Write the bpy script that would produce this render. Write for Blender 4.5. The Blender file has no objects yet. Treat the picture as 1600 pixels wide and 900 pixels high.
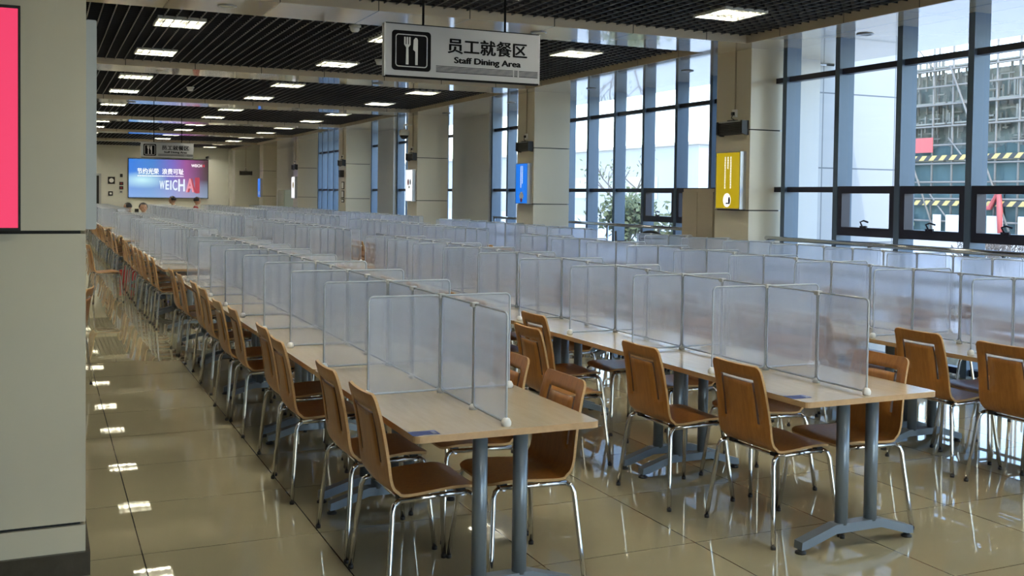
import bpy, math, random
from mathutils import Vector, Matrix
random.seed(7)
S = bpy.context.scene
COL = S.collection
pi = math.pi

# ------------------------------------------------------------------ camera
YAW, PITCH, ROLL, FPX, CYP, CAMH = 0.424157, 0.029438, 0.0132003, 1621.915, 353.393, 1.625
cam_d = bpy.data.cameras.new('camera'); cam = bpy.data.objects.new('camera', cam_d); COL.objects.link(cam)
_c, _s = math.cos(YAW), math.sin(YAW)
_f = Vector((_s*math.cos(PITCH), _c*math.cos(PITCH), -math.sin(PITCH)))
_r = Vector((_c, -_s, 0)); _u = _r.cross(_f)
_r2 = math.cos(ROLL)*_r + math.sin(ROLL)*_u
_u2 = -math.sin(ROLL)*_r + math.cos(ROLL)*_u
cam.matrix_world = Matrix(((_r2.x, _u2.x, -_f.x, 0), (_r2.y, _u2.y, -_f.y, 0), (_r2.z, _u2.z, -_f.z, CAMH), (0, 0, 0, 1)))
cam_d.sensor_fit = 'HORIZONTAL'; cam_d.sensor_width = 36.0
cam_d.lens = FPX/1600*36.0
cam_d.shift_y = (CYP-450)/1600
cam_d.clip_start = 0.05; cam_d.clip_end = 500
S.camera = cam

# ------------------------------------------------------------------ colour management, world, sun
S.view_settings.view_transform = 'Standard'
S.view_settings.look = 'None'
S.view_settings.gamma = 1.0
S.view_settings.use_curve_mapping = False
EXPO = 3.6
S.view_settings.exposure = EXPO
S.cycles.transparent_max_bounces = 48
S.cycles.max_bounces = 14
S.cycles.transmission_bounces = 14
S.cycles.sample_clamp_indirect = 6.0
SKY_STRENGTH, SUN_STRENGTH = 0.072, 0.18
w = bpy.data.worlds.new('sky'); S.world = w; w.use_nodes = True
nt = w.node_tree; nt.nodes.clear()
sky = nt.nodes.new('ShaderNodeTexSky'); sky.sky_type = 'NISHITA'; sky.sun_disc = False
sky.sun_elevation = math.radians(46); sky.sun_rotation = math.radians(195)
sky.air_density = 1.0; sky.dust_density = 0.6; sky.ozone_density = 1.0
bg = nt.nodes.new('ShaderNodeBackground'); bg.inputs['Strength'].default_value = SKY_STRENGTH
wo = nt.nodes.new('ShaderNodeOutputWorld')
nt.links.new(sky.outputs[0], bg.inputs[0]); nt.links.new(bg.outputs[0], wo.inputs[0])
sun_d = bpy.data.lights.new('sun', 'SUN'); sun_d.energy = SUN_STRENGTH; sun_d.angle = math.radians(0.6)
sun_d.color = (1.0, 0.96, 0.9)
sun = bpy.data.objects.new('sun', sun_d); COL.objects.link(sun); sun.location = (-10, -30, 40)
sun.rotation_euler = Vector((0.25, 0.97, -1.03)).to_track_quat('-Z', 'Y').to_euler()
LAMP_EMIT = 23.0

# ------------------------------------------------------------------ materials
def newmat(name):
    m = bpy.data.materials.new(name); m.use_nodes = True
    return m, m.node_tree, m.node_tree.nodes['Principled BSDF']
def pbr(name, col, rough=0.5, metal=0.0, noise=0.0, nscale=8.0, coat=0.0, spec=0.5, stretch=None, bump=0.0):
    m, t, b = newmat(name)
    b.inputs['Base Color'].default_value = (*col, 1); b.inputs['Roughness'].default_value = rough
    b.inputs['Metallic'].default_value = metal; b.inputs['Specular IOR Level'].default_value = spec
    b.inputs['Coat Weight'].default_value = coat; b.inputs['Coat Roughness'].default_value = 0.08
    if noise > 0 or bump > 0:
        tc = t.nodes.new('ShaderNodeTexCoord'); mp = t.nodes.new('ShaderNodeMapping')
        if stretch: mp.inputs['Scale'].default_value = stretch
        n = t.nodes.new('ShaderNodeTexNoise'); n.inputs['Scale'].default_value = nscale; n.inputs['Detail'].default_value = 5
        t.links.new(tc.outputs['Object'], mp.inputs[0]); t.links.new(mp.outputs[0], n.inputs['Vector'])
        if noise > 0:
            mx = t.nodes.new('ShaderNodeMix'); mx.data_type = 'RGBA'
            mx.inputs[6].default_value = (*[max(0, c*(1-noise)) for c in col], 1)
            mx.inputs[7].default_value = (*[min(1, c*(1+noise)) for c in col], 1)
            t.links.new(n.outputs[0], mx.inputs[0]); t.links.new(mx.outputs[2], b.inputs['Base Color'])
        if bump > 0:
            bp = t.nodes.new('ShaderNodeBump'); bp.inputs['Strength'].default_value = bump; bp.inputs['Distance'].default_value = 0.01
            t.links.new(n.outputs[0], bp.inputs['Height']); t.links.new(bp.outputs[0], b.inputs['Normal'])
    return m
def emit(name, col, strength, rough=0.4):
    m, t, b = newmat(name)
    b.inputs['Base Color'].default_value = (*[c*0.3 for c in col], 1); b.inputs['Roughness'].default_value = rough
    b.inputs['Emission Color'].default_value = (*col, 1); b.inputs['Emission Strength'].default_value = strength if name.startswith('lamp') else strength*2**-EXPO
    return m
def line_mask(t, axis_sock, pitch, offset, width):
    """1 on a line of the given width that repeats every pitch along one coordinate"""
    def math_(op, a, b=None):
        n = t.nodes.new('ShaderNodeMath'); n.operation = op
        for k, v in enumerate((a, b)):
            if v is None: continue
            if isinstance(v, (int, float)): n.inputs[k].default_value = v
            else: t.links.new(v, n.inputs[k])
        return n.outputs[0]
    x = math_('SUBTRACT', axis_sock, offset - width/2)
    x = math_('DIVIDE', x, pitch); x = math_('FRACT', x)
    return math_('LESS_THAN', x, width/pitch)
def lined(name, col, linecol, specs, rough, noise=0.05, nscale=3.0, coat=0.0, spec=0.5, bump=0.0):
    m, t, b = newmat(name)
    geo = t.nodes.new('ShaderNodeNewGeometry'); sep = t.nodes.new('ShaderNodeSeparateXYZ')
    t.links.new(geo.outputs['Position'], sep.inputs[0])
    mask = None
    for ax, pitch, off, wd in specs:
        k = line_mask(t, sep.outputs['XYZ'.index(ax)], pitch, off, wd)
        if mask is None: mask = k
        else:
            mm = t.nodes.new('ShaderNodeMath'); mm.operation = 'MAXIMUM'
            t.links.new(mask, mm.inputs[0]); t.links.new(k, mm.inputs[1]); mask = mm.outputs[0]
    n = t.nodes.new('ShaderNodeTexNoise'); n.inputs['Scale'].default_value = nscale; n.inputs['Detail'].default_value = 6
    t.links.new(geo.outputs['Position'], n.inputs['Vector'])
    mx = t.nodes.new('ShaderNodeMix'); mx.data_type = 'RGBA'
    mx.inputs[6].default_value = (*[c*(1-noise) for c in col], 1); mx.inputs[7].default_value = (*[c*(1+noise) for c in col], 1)
    t.links.new(n.outputs[0], mx.inputs[0])
    m2 = t.nodes.new('ShaderNodeMix'); m2.data_type = 'RGBA'
    t.links.new(mask, m2.inputs[0]); t.links.new(mx.outputs[2], m2.inputs[6]); m2.inputs[7].default_value = (*linecol, 1)
    t.links.new(m2.outputs[2], b.inputs['Base Color'])
    b.inputs['Roughness'].default_value = rough; b.inputs['Coat Weight'].default_value = coat
    b.inputs['Coat Roughness'].default_value = 0.03; b.inputs['Specular IOR Level'].default_value = spec
    if bump > 0:
        n2 = t.nodes.new('ShaderNodeTexNoise'); n2.inputs['Scale'].default_value = 1.3; n2.inputs['Detail'].default_value = 1
        t.links.new(geo.outputs['Position'], n2.inputs['Vector'])
        bp = t.nodes.new('ShaderNodeBump'); bp.inputs['Strength'].default_value = bump; bp.inputs['Distance'].default_value = 0.02
        t.links.new(n2.outputs[0], bp.inputs['Height']); t.links.new(bp.outputs[0], b.inputs['Normal'])
    return m
def wood(name, c1, c2, rough, stretch, coat=0.25):
    m, t, b = newmat(name)
    tc = t.nodes.new('ShaderNodeTexCoord'); mp = t.nodes.new('ShaderNodeMapping'); mp.inputs['Scale'].default_value = stretch
    n = t.nodes.new('ShaderNodeTexNoise'); n.inputs['Scale'].default_value = 4; n.inputs['Detail'].default_value = 8; n.inputs['Roughness'].default_value = 0.65
    rp = t.nodes.new('ShaderNodeValToRGB'); rp.color_ramp.elements[0].position = 0.3; rp.color_ramp.elements[1].position = 0.72
    rp.color_ramp.elements[0].color = (*c1, 1); rp.color_ramp.elements[1].color = (*c2, 1)
    t.links.new(tc.outputs['Object'], mp.inputs[0]); t.links.new(mp.outputs[0], n.inputs['Vector'])
    t.links.new(n.outputs[0], rp.inputs[0]); t.links.new(rp.outputs[0], b.inputs['Base Color'])
    b.inputs['Roughness'].default_value = rough; b.inputs['Coat Weight'].default_value = coat; b.inputs['Coat Roughness'].default_value = 0.15
    return m
def facing_gloss(t, base, amount):
    """share of mirror reflection of a thin sheet: little head-on, more at a glancing angle"""
    lw = t.nodes.new('ShaderNodeLayerWeight'); lw.inputs[0].default_value = 0.5
    pw = t.nodes.new('ShaderNodeMath'); pw.operation = 'POWER'; t.links.new(lw.outputs['Facing'], pw.inputs[0]); pw.inputs[1].default_value = 4
    ml = t.nodes.new('ShaderNodeMath'); ml.operation = 'MULTIPLY_ADD'; t.links.new(pw.outputs[0], ml.inputs[0]); ml.inputs[1].default_value = amount; ml.inputs[2].default_value = base
    return ml.outputs[0]
def frosted(name):
    m = bpy.data.materials.new(name); m.use_nodes = True; t = m.node_tree; t.nodes.clear()
    out = t.nodes.new('ShaderNodeOutputMaterial')
    tr = t.nodes.new('ShaderNodeBsdfTransparent'); tr.inputs[0].default_value = (0.93, 0.95, 0.98, 1)
    tl = t.nodes.new('ShaderNodeBsdfTranslucent'); tl.inputs[0].default_value = (0.80, 0.86, 0.98, 1)
    df = t.nodes.new('ShaderNodeBsdfDiffuse'); df.inputs[0].default_value = (0.76, 0.82, 0.95, 1)
    gl = t.nodes.new('ShaderNodeBsdfGlossy'); gl.inputs['Roughness'].default_value = 0.18
    a = t.nodes.new('ShaderNodeMixShader'); a.inputs[0].default_value = 0.5
    t.links.new(tl.outputs[0], a.inputs[1]); t.links.new(df.outputs[0], a.inputs[2])
    rf = t.nodes.new('ShaderNodeBsdfRefraction'); rf.inputs['Color'].default_value = (0.95, 0.96, 0.98, 1); rf.inputs['Roughness'].default_value = 0.20; rf.inputs['IOR'].default_value = 1.06
    bl = t.nodes.new('ShaderNodeMixShader'); bl.inputs[0].default_value = BLUR
    t.links.new(tr.outputs[0], bl.inputs[1]); t.links.new(rf.outputs[0], bl.inputs[2])
    b = t.nodes.new('ShaderNodeMixShader'); b.inputs[0].default_value = FROST
    t.links.new(bl.outputs[0], b.inputs[1]); t.links.new(a.outputs[0], b.inputs[2])
    fr = facing_gloss(t, 0.02, 0.30)
    c = t.nodes.new('ShaderNodeMixShader'); t.links.new(fr, c.inputs[0])
    t.links.new(b.outputs[0], c.inputs[1]); t.links.new(gl.outputs[0], c.inputs[2])
    t.links.new(c.outputs[0], out.inputs[0])
    return m
BLUR = 0.62
FROST = 0.15      # the pane is a slab with two faces: the milky share of each face
def thinglass(name):
    m = bpy.data.materials.new(name); m.use_nodes = True; t = m.node_tree; t.nodes.clear()
    out = t.nodes.new('ShaderNodeOutputMaterial')
    tr = t.nodes.new('ShaderNodeBsdfTransparent'); tr.inputs[0].default_value = (0.95, 0.98, 1.0, 1)
    gl = t.nodes.new('ShaderNodeBsdfGlossy'); gl.inputs['Roughness'].default_value = 0.02
    fr = facing_gloss(t, 0.015, 0.30)
    c = t.nodes.new('ShaderNodeMixShader'); t.links.new(fr, c.inputs[0])
    t.links.new(tr.outputs[0], c.inputs[1]); t.links.new(gl.outputs[0], c.inputs[2]); t.links.new(c.outputs[0], out.inputs[0])
    return m

BAY, B0 = 5.778, 9.494          # pitch of the ceiling beams and the far edge of the first bay
M = {}
M['floor'] = lined('polished_tile', (0.325, 0.290, 0.185), (0.03, 0.027, 0.02), [('X', 0.8, 0.403, 0.006), ('Y', 0.8, 8.06, 0.004)], 0.018, 0.08, 2.2, coat=0.0, spec=0.6, bump=0.008)
M['soffit'] = lined('gloss_cream_panel', (0.60, 0.52, 0.38), (0.05, 0.045, 0.035), [('X', 0.925, 0.103, 0.010), ('Y', 1.156, 0.25, 0.006)], 0.08, 0.03, 1.0, coat=0.6, spec=0.6, bump=0.05)
M['fascia'] = lined('cream_fascia', (0.56, 0.48, 0.34), (0.05, 0.045, 0.035), [('X', 0.925, 0.103, 0.010), ('Y', 0.963, 0.25, 0.008)], 0.35, 0.03)
M['column'] = pbr('cream_column_panel', (0.60, 0.55, 0.42), 0.33, noise=0.04, nscale=2, coat=0.15)
M['wall'] = pbr('cream_wall_paint', (0.63, 0.63, 0.57), 0.5, noise=0.03, nscale=1)
M['pier'] = pbr('pale_pier_panel', (0.62, 0.62, 0.60), 0.4, noise=0.03, nscale=1)
M['joint'] = pbr('dark_joint', (0.015, 0.014, 0.012), 0.7)
M['skirting'] = pbr('brown_stone_skirting', (0.06, 0.05, 0.035), 0.25, noise=0.25, nscale=30)
M['grid'] = pbr('black_grid_blade', (0.012, 0.012, 0.013), 0.6)
M['runner'] = pbr('grey_grid_runner', (0.12, 0.12, 0.118), 0.45)
M['void'] = pbr('black_void', (0.006, 0.006, 0.006), 0.9)
M['mullion'] = pbr('blue_grey_aluminium', (0.095, 0.14, 0.20), 0.38, metal=0.25, noise=0.03)
M['sash'] = pbr('navy_sash_aluminium', (0.022, 0.022, 0.04), 0.35, metal=0.2)
M['glass'] = thinglass('window_glass')
M['frost'] = frosted('frosted_sheet')
M['edge'] = pbr('pale_clear_edge', (0.42, 0.455, 0.50), 0.25, coat=0.5)
M['clip'] = pbr('grey_plastic_clip', (0.50, 0.51, 0.50), 0.4)
M['ball'] = pbr('white_plastic_foot', (0.74, 0.74, 0.72), 0.35)
M['ply'] = wood('beech_plywood', (0.31, 0.115, 0.020), (0.45, 0.190, 0.038), 0.36, (14, 14, 1.2), 0.12)
M['plyedge'] = wood('plywood_edge', (0.42, 0.24, 0.09), (0.55, 0.34, 0.14), 0.5, (6, 6, 60), 0)
M['slotedge'] = pbr('dark_slot_edge', (0.09, 0.035, 0.012), 0.6)
M['top'] = wood('pale_beech_laminate', (0.50, 0.40, 0.26), (0.58, 0.47, 0.32), 0.22, (8, 1.0, 8), 0.35)
M['topedge'] = wood('beech_edge_band', (0.42, 0.26, 0.12), (0.52, 0.33, 0.16), 0.4, (6, 1, 6), 0.1)
M['chrome'] = pbr('chrome_tube', (0.62, 0.62, 0.62), 0.12, metal=1.0)
M['steel'] = pbr('grey_powder_coat', (0.17, 0.205, 0.24), 0.33, metal=0.3, coat=0.2)
M['rubber'] = pbr('black_rubber', (0.012, 0.012, 0.012), 0.5)
M['blackmetal'] = pbr('black_metal', (0.02, 0.02, 0.02), 0.4, metal=0.3)
M['darkgrey'] = pbr('dark_grey_louvre', (0.055, 0.055, 0.055), 0.45, metal=0.4)
M['silver'] = pbr('brushed_silver', (0.42, 0.43, 0.44), 0.35, metal=0.7)
M['signface'] = pbr('silver_sign_face', (0.36, 0.37, 0.39), 0.42, metal=0.15, noise=0.02, nscale=2)
M['signend'] = pbr('brown_sign_end', (0.16, 0.13, 0.08), 0.5)
M['ink'] = pbr('black_lettering', (0.004, 0.004, 0.005), 0.6, spec=0.1)
M['white'] = pbr('white_paint', (0.78, 0.78, 0.75), 0.4)
M['icon'] = pbr('white_icon', (0.62, 0.62, 0.62), 0.5)
M['baffle'] = pbr('grey_lamp_baffle', (0.24, 0.24, 0.21), 0.4)
M['lamp'] = emit('lamp_tube', (1.0, 0.955, 0.80), LAMP_EMIT)
M['louvre'] = pbr('white_louvre', (0.62, 0.62, 0.55), 0.3)
M['pink'] = emit('pink_lit_panel', (0.95, 0.055, 0.16), 0.85)
M['yellow'] = emit('yellow_lit_panel', (0.72, 0.53, 0.01), 0.55)
M['blue'] = emit('blue_lit_panel', (0.005, 0.19, 0.85), 0.9)
M['whitelit'] = emit('white_lit_panel', (0.95, 0.96, 1.0), 1.0)
M['letterlit'] = emit('white_lit_lettering', (1, 1, 1), 1.1)
M['sticker'] = pbr('blue_sticker', (0.012, 0.03, 0.16), 0.4)
M['olive'] = pbr('olive_cabinet', (0.33, 0.31, 0.20), 0.45)
M['taupe'] = pbr('taupe_cabinet', (0.36, 0.31, 0.22), 0.45)
M['red'] = pbr('red_fabric', (0.42, 0.01, 0.015), 0.8)
M['tan'] = pbr('tan_fabric', (0.42, 0.30, 0.14), 0.9, noise=0.25, nscale=18)
M['suit'] = pbr('dark_cloth', (0.012, 0.012, 0.016), 0.8)
M['navy'] = pbr('navy_cloth', (0.02, 0.025, 0.05), 0.8)
M['redcloth'] = pbr('red_cloth', (0.30, 0.03, 0.03), 0.8)
M['shirt'] = pbr('white_shirt', (0.7, 0.7, 0.72), 0.7)
M['skin'] = pbr('skin', (0.50, 0.29, 0.19), 0.5)
M['lip'] = pbr('lip', (0.38, 0.16, 0.12), 0.5)
M['hair'] = pbr('black_hair', (0.008, 0.007, 0.007), 0.45)

# ------------------------------------------------------------------ mesh helpers
class MB:
    def __init__(s): s.v = []; s.f = []; s.m = []; s.sm = []
    def add(s, v, f, mi=0, smooth=False):
        o = len(s.v); s.v += [tuple(p) for p in v]
        for q in f: s.f.append([i+o for i in q]); s.m.append(mi); s.sm.append(smooth)
        return s
    def box(s, x0, y0, z0, x1, y1, z1, mi=0):
        v = [(x, y, z) for z in (z0, z1) for y in (y0, y1) for x in (x0, x1)]
        return s.add(v, [(0, 2, 3, 1), (4, 5, 7, 6), (0, 1, 5, 4), (2, 6, 7, 3), (0, 4, 6, 2), (1, 3, 7, 5)], mi)
    def obox(s, c, ax, ay, az, mi=0):
        """box about centre c with half-axis vectors"""
        c, ax, ay, az = map(Vector, (c, ax, ay, az))
        v = [c+i*ax+j*ay+k*az for k in (-1, 1) for j in (-1, 1) for i in (-1, 1)]
        return s.add(v, [(0, 2, 3, 1), (4, 5, 7, 6), (0, 1, 5, 4), (2, 6, 7, 3), (0, 4, 6, 2), (1, 3, 7, 5)], mi)
    def tube(s, pts, r, n=8, mi=0, closed=False, caps=True):
        pts = [Vector(p) for p in pts]; N = len(pts); rings = []
        rr = r if isinstance(r, (list, tuple)) else [r]*N
        up = None
        for i, p in enumerate(pts):
            if closed: t = (pts[(i+1) % N]-pts[i-1]).normalized()
            else: t = (pts[min(i+1, N-1)]-pts[max(i-1, 0)]).normalized()
            if up is None:
                a = Vector((0, 0, 1)) if abs(t.z) < 0.9 else Vector((1, 0, 0))
                up = (a-t*a.dot(t)).normalized()
            else: up = (up-t*up.dot(t)).normalized()
            b = t.cross(up)
            rings.append([p+rr[i]*(math.cos(2*pi*k/n)*up+math.sin(2*pi*k/n)*b) for k in range(n)])
        v = [q for R in rings for q in R]; f = []
        for i in range(N if closed else N-1):
            j = (i+1) % N
            for k in range(n): f.append((i*n+k, i*n+(k+1) % n, j*n+(k+1) % n, j*n+k))
        s.add(v, f, mi, True)
        if caps and not closed:
            o = len(s.v)-len(v)
            s.f.append([o+k for k in range(n)][::-1]); s.m.append(mi); s.sm.append(False)
            s.f.append([o+(N-1)*n+k for k in range(n)]); s.m.append(mi); s.sm.append(False)
        return s
    def lathe(s, prof, n=16, c=(0, 0, 0), mi=0):
        """profile of (radius, z) turned about the vertical through c"""
        v = [(c[0]+r*math.cos(2*pi*k/n), c[1]+r*math.sin(2*pi*k/n), c[2]+z) for r, z in prof for k in range(n)]
        f = [(i*n+k, i*n+(k+1) % n, (i+1)*n+(k+1) % n, (i+1)*n+k) for i in range(len(prof)-1) for k in range(n)]
        s.add(v, f, mi, True); o = len(s.v)-len(v)
        s.f.append([o+k for k in range(n)][::-1]); s.m.append(mi); s.sm.append(False)
        s.f.append([o+(len(prof)-1)*n+k for k in range(n)]); s.m.append(mi); s.sm.append(False)
        return s
    def prism(s, poly, axis, a0, a1, mi=0, mside=None):
        """2-D polygon extruded along 'x', 'y' or 'z'"""
        def P(p, a): return {'x': (a, p[0], p[1]), 'y': (p[0], a, p[1]), 'z': (p[0], p[1], a)}[axis]
        n = len(poly); v = [P(p, a0) for p in poly]+[P(p, a1) for p in poly]
        s.add(v, [tuple(range(n))[::-1], tuple(range(n, 2*n))], mi)
        o = len(s.v)-2*n
        for k in range(n):
            s.f.append([o+k, o+(k+1) % n, o+n+(k+1) % n, o+n+k]); s.m.append(mi if mside is None else mside); s.sm.append(False)
        return s
    def mesh(s, name, mats):
        me = bpy.data.meshes.new(name); me.from_pydata(s.v, [], s.f)
        for m in (mats if isinstance(mats, (list, tuple)) else [mats]): me.materials.append(M[m] if isinstance(m, str) else m)
        me.polygons.foreach_set('material_index', s.m); me.polygons.foreach_set('use_smooth', s.sm)
        me.update(); return me
def rrect(x0, y0, x1, y1, r, n=5):
    pts = []
    for cx, cy, a in ((x1-r, y1-r, 0), (x0+r, y1-r, pi/2), (x0+r, y0+r, pi), (x1-r, y0+r, 3*pi/2)):
        for k in range(n+1): pts.append((cx+r*math.cos(a+k*pi/2/n), cy+r*math.sin(a+k*pi/2/n)))
    return pts
def link(name, data, parent=None, loc=(0, 0, 0), rot=0.0):
    o = bpy.data.objects.new(name, data); COL.objects.link(o); o.location = loc
    if rot: o.rotation_euler = (0, 0, rot)
    if parent is not None: o.parent = parent
    return o
def obj(name, mb, mats, parent=None, loc=(0, 0, 0), rot=0.0): return link(name, mb.mesh(name, mats), parent, loc, rot)
def tag(o, label, cat, group=None):
    o['label'] = label; o['category'] = cat
    if group: o['group'] = group
    return o
def thing(name, label, cat, loc=(0, 0, 0), rot=0.0, group=None): return tag(link(name, None, None, loc, rot), label, cat, group)
def struct(o): o['kind'] = 'structure'; return o
def dup(src, parent=None, loc=None, rot=None):
    """copy a thing with its parts and their sub-parts"""
    c = src.copy(); COL.objects.link(c)
    if parent is not None: c.parent = parent
    if loc is not None: c.location = loc
    if rot is not None: c.rotation_euler = (0, 0, rot)
    for ch in KIDS.get(src.name, ()): dup(ch, c)
    return c
KIDS = {}
def remember(o):
    """note a prototype's tree so that copies do not have to search for children"""
    kids = [k for k in o.children]
    KIDS[o.name] = kids
    for k in kids: remember(k)
ORD = ['first', 'second', 'third', 'fourth', 'fifth', 'sixth', 'seventh', 'eighth', 'ninth', 'tenth', 'eleventh', 'twelfth', 'thirteenth', 'fourteenth', 'fifteenth', 'sixteenth', 'seventeenth']
def text_mesh(txt, width, height, depth=0.002, bold=0.0):
    cu = bpy.data.curves.new('lettering', 'FONT'); cu.body = txt; cu.size = 1; cu.extrude = 0.01; cu.resolution_u = 3
    o = bpy.data.objects.new('lettering', cu); COL.objects.link(o)
    bpy.context.view_layer.update()
    one = bpy.data.meshes.new_from_object(o.evaluated_get(bpy.context.evaluated_depsgraph_get()))
    bpy.data.objects.remove(o); bpy.data.curves.remove(cu)
    vs = [tuple(v.co) for v in one.vertices]; fs = [tuple(p.vertices) for p in one.polygons]; V = []; F = []
    for k, (dx, dy) in enumerate(((0, 0), (bold, 0), (-bold, 0), (0, bold*0.6), (0, -bold*0.6)) if bold else ((0, 0),)):   # heavier strokes
        n0 = len(V); V += [(x+dx, y+dy, z*(1+0.02*k)) for x, y, z in vs]; F += [tuple(i+n0 for i in f) for f in fs]
    me = bpy.data.meshes.new('lettering'); me.from_pydata(V, [], F); me.update(); bpy.data.meshes.remove(one)
    xs = [v.co.x for v in me.vertices]; ys = [v.co.y for v in me.vertices]
    x0, x1, y0, y1 = min(xs), max(xs), min(ys), max(ys)
    for v in me.vertices:
        a = (v.co.x-x0)/(x1-x0)-0.5; b = (v.co.y-y0)/(y1-y0)-0.5; d = v.co.z/0.01
        v.co = (a*width, -0.5*depth-d*0.5*depth, b*height)     # upright, facing -Y
    return me
def lettering(name, txt, width, height, mat, parent, loc, bold=0.0, rot=0.0):
    me = text_mesh(txt, width, height, 0.002, bold); me.materials.clear(); me.materials.append(M[mat])
    return link(name, me, parent, loc, rot)

# ================================================================== THE ROOM
ZS, ZG, ZV = 3.347, 3.42, 3.75       # soffit, underside of the grid, dark void above
XF, XL, YN, YB = 7.12, -6.0, -5.0, 44.2
obj_floor = struct(obj('floor', MB().box(XL, YN, -0.12, 9.2, YB+0.3, 0), 'floor'))
ceil = struct(link('ceiling', None, None, (0, 0, 3.4)))
def cchild(name, mb, mats): return obj(name, mb, mats, ceil, (0, 0, -3.4))
cchild('slab', MB().box(XL, YN, ZV, 8.95, YB+0.3, ZV+0.25), 'void')
for k in range(-2, 7):
    y1 = B0+BAY*k; y0 = y1-(BAY-0.828)            # one coffer from y0 to y1, then a soffit band
    if y1 < YN: continue
    y0 = max(y0, YN)
    if k < 6:
        cchild('beam', MB().box(XL, y1, ZS, XF, y1+0.828, ZV), 'soffit')
        cchild('fascia', MB().box(XL, y1-0.006, ZS+0.002, XF-0.02, y1-0.0005, ZG+0.02), 'fascia')
    g = MB()
    x = XL+0.05
    while x < XF-0.03: g.box(x-0.005, y0, ZG, x+0.005, y1-0.01, ZG+0.055, 1); x += 0.12
    y = y0+0.06
    while y < y1-0.03: g.box(XL, y-0.003, ZG+0.004, XF-0.02, y+0.003, ZG+0.05, 0); y += 0.12
    if y1 > 0: cchild('open_cell_grid', g, ['grid', 'runner'])
cchild('perimeter_soffit', MB().box(XF, YN, ZS, 9.2, YB+0.3, ZV), 'soffit')
cchild('perimeter_fascia', MB().box(XF-0.012, YN, ZS+0.001, XF-0.0005, YB, ZG+0.02), 'fascia')
# walls
struct(obj('wall_back', MB().box(XL, YB, 0, 9.2, YB+0.3, ZV), 'wall'))
struct(obj('wall_left', MB().box(XL-0.3, YN, 0, XL, YB+0.3, ZV), 'wall'))
struct(obj('wall_front', MB().box(XL, YN-0.3, 3.3, 9.2, YN, ZV).box(XL, YN-0.3, 0, 1.2, YN, 3.3).box(7.2, YN-0.3, 0, 9.2, YN, 3.3), 'wall'))
wr = MB()
wr.box(8.55, 20.15, 0, 8.85, 22.3, ZV); wr.box(8.5, 26.55, 0, 8.8, 27.98, ZV)
wr.box(8.55, 28.95, 0, 8.85, 32.4, ZV); wr.box(8.5, 35.3, 0, 8.8, YB+0.3, ZV)
wr.box(7.75, 10.18, 0, 8.75, 10.42, ZV)          # return between the two window lines
wr.box(7.62, YN, 0, 7.92, -2.5, ZV)
struct(obj('wall_right', wr, 'pier'))
struct(obj('storey_shade_block', MB().box(XL, YN, ZV+0.25, 7.76, YB+0.3, 7.2), 'pier'))     # unseen block standing for upper storeys, added to shade the facade

# windows ---------------------------------------------------------------
def window(n, xp, y0, y1, ys, sash_from=None, sash_to=None):
    """glazed wall in the plane x = xp between y0 and y1, mullions at ys"""
    r = struct(link('window_%d' % n, None, None, (xp, (y0+y1)/2, 0)))
    def ch(name, mb, mats, par=None): return obj(name, mb, mats, r if par is None else par, (-xp, -(y0+y1)/2, 0) if par is None else (0, 0, 0))
    ys = sorted(ys)
    for y in ys: ch('mullion', MB().box(xp-0.03, y-0.035, 0.0, xp+0.17, y+0.035, ZS), 'mullion')
    for a, b in zip(ys[:-1], ys[1:]):
        for z in (2.99, 1.735, 0.85, 0.05):
            ch('transom', MB().prism(rrect(xp+0.0, z-0.032, xp+0.09, z+0.032, 0.02, 3), 'y', a+0.035, b-0.035) if False else
               MB().box(xp+0.005, a+0.035, z-0.03, xp+0.10, b-0.035, z+0.03), 'sash')
        ch('pane', MB().box(xp+0.10, a+0.03, 0.05, xp+0.106, b-0.03, ZS), 'glass')
        if sash_from is not None and sash_from <= (a+b)/2 <= sash_to:
            f = MB(); A, B, z0, z1 = a+0.04, b-0.04, 1.25, 1.77
            f.box(xp-0.025, A, z1-0.075, xp+0.09, B, z1); f.box(xp-0.025, A, z0, xp+0.09, B, z0+0.09)
            f.box(xp-0.025, A, z0+0.09, xp+0.09, A+0.06, z1-0.075); f.box(xp-0.025, B-0.06, z0+0.09, xp+0.09, B, z1-0.075)
            s_ = ch('sash', f, 'sash')
            h = MB(); m_ = (A+B)/2
            h.box(xp-0.045, m_-0.045, z0+0.07, xp-0.025, m_+0.045, z0+0.11)
            h.tube([(xp-0.05, m_-0.0, z0+0.10), (xp-0.06, m_+0.02, z0+0.15), (xp-0.06, m_-0.03, z0+0.165), (xp-0.06, m_-0.09, z0+0.15)], 0.009, 6)
            obj('sash_handle', h, 'sash', s_)
    return r
window(1, 7.74, 3.0, 10.1, [2.7, 3.55, 4.4, 5.25, 6.10, 6.95, 7.82, 8.70, 9.56, 10.1], 5.0, 8.5)
window(2, 7.74, -2.5, 2.7, [-2.5, -1.6, -0.7, 0.2, 1.05, 1.9])
window(3, 8.62, 10.4, 20.15, [10.46, 11.32, 12.25, 13.13, 14.06, 14.96, 15.88, 16.74, 17.6, 18.45, 19.3, 20.1], 10.4, 14.5)
window(4, 8.62, 22.3, 26.55, [22.34, 23.2, 24.05, 24.9, 25.75, 26.5])
window(5, 8.62, 27.98, 28.95, [28.02, 28.9])
window(6, 8.62, 32.4, 35.3, [32.45, 33.2, 33.95, 34.7, 35.26])

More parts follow.
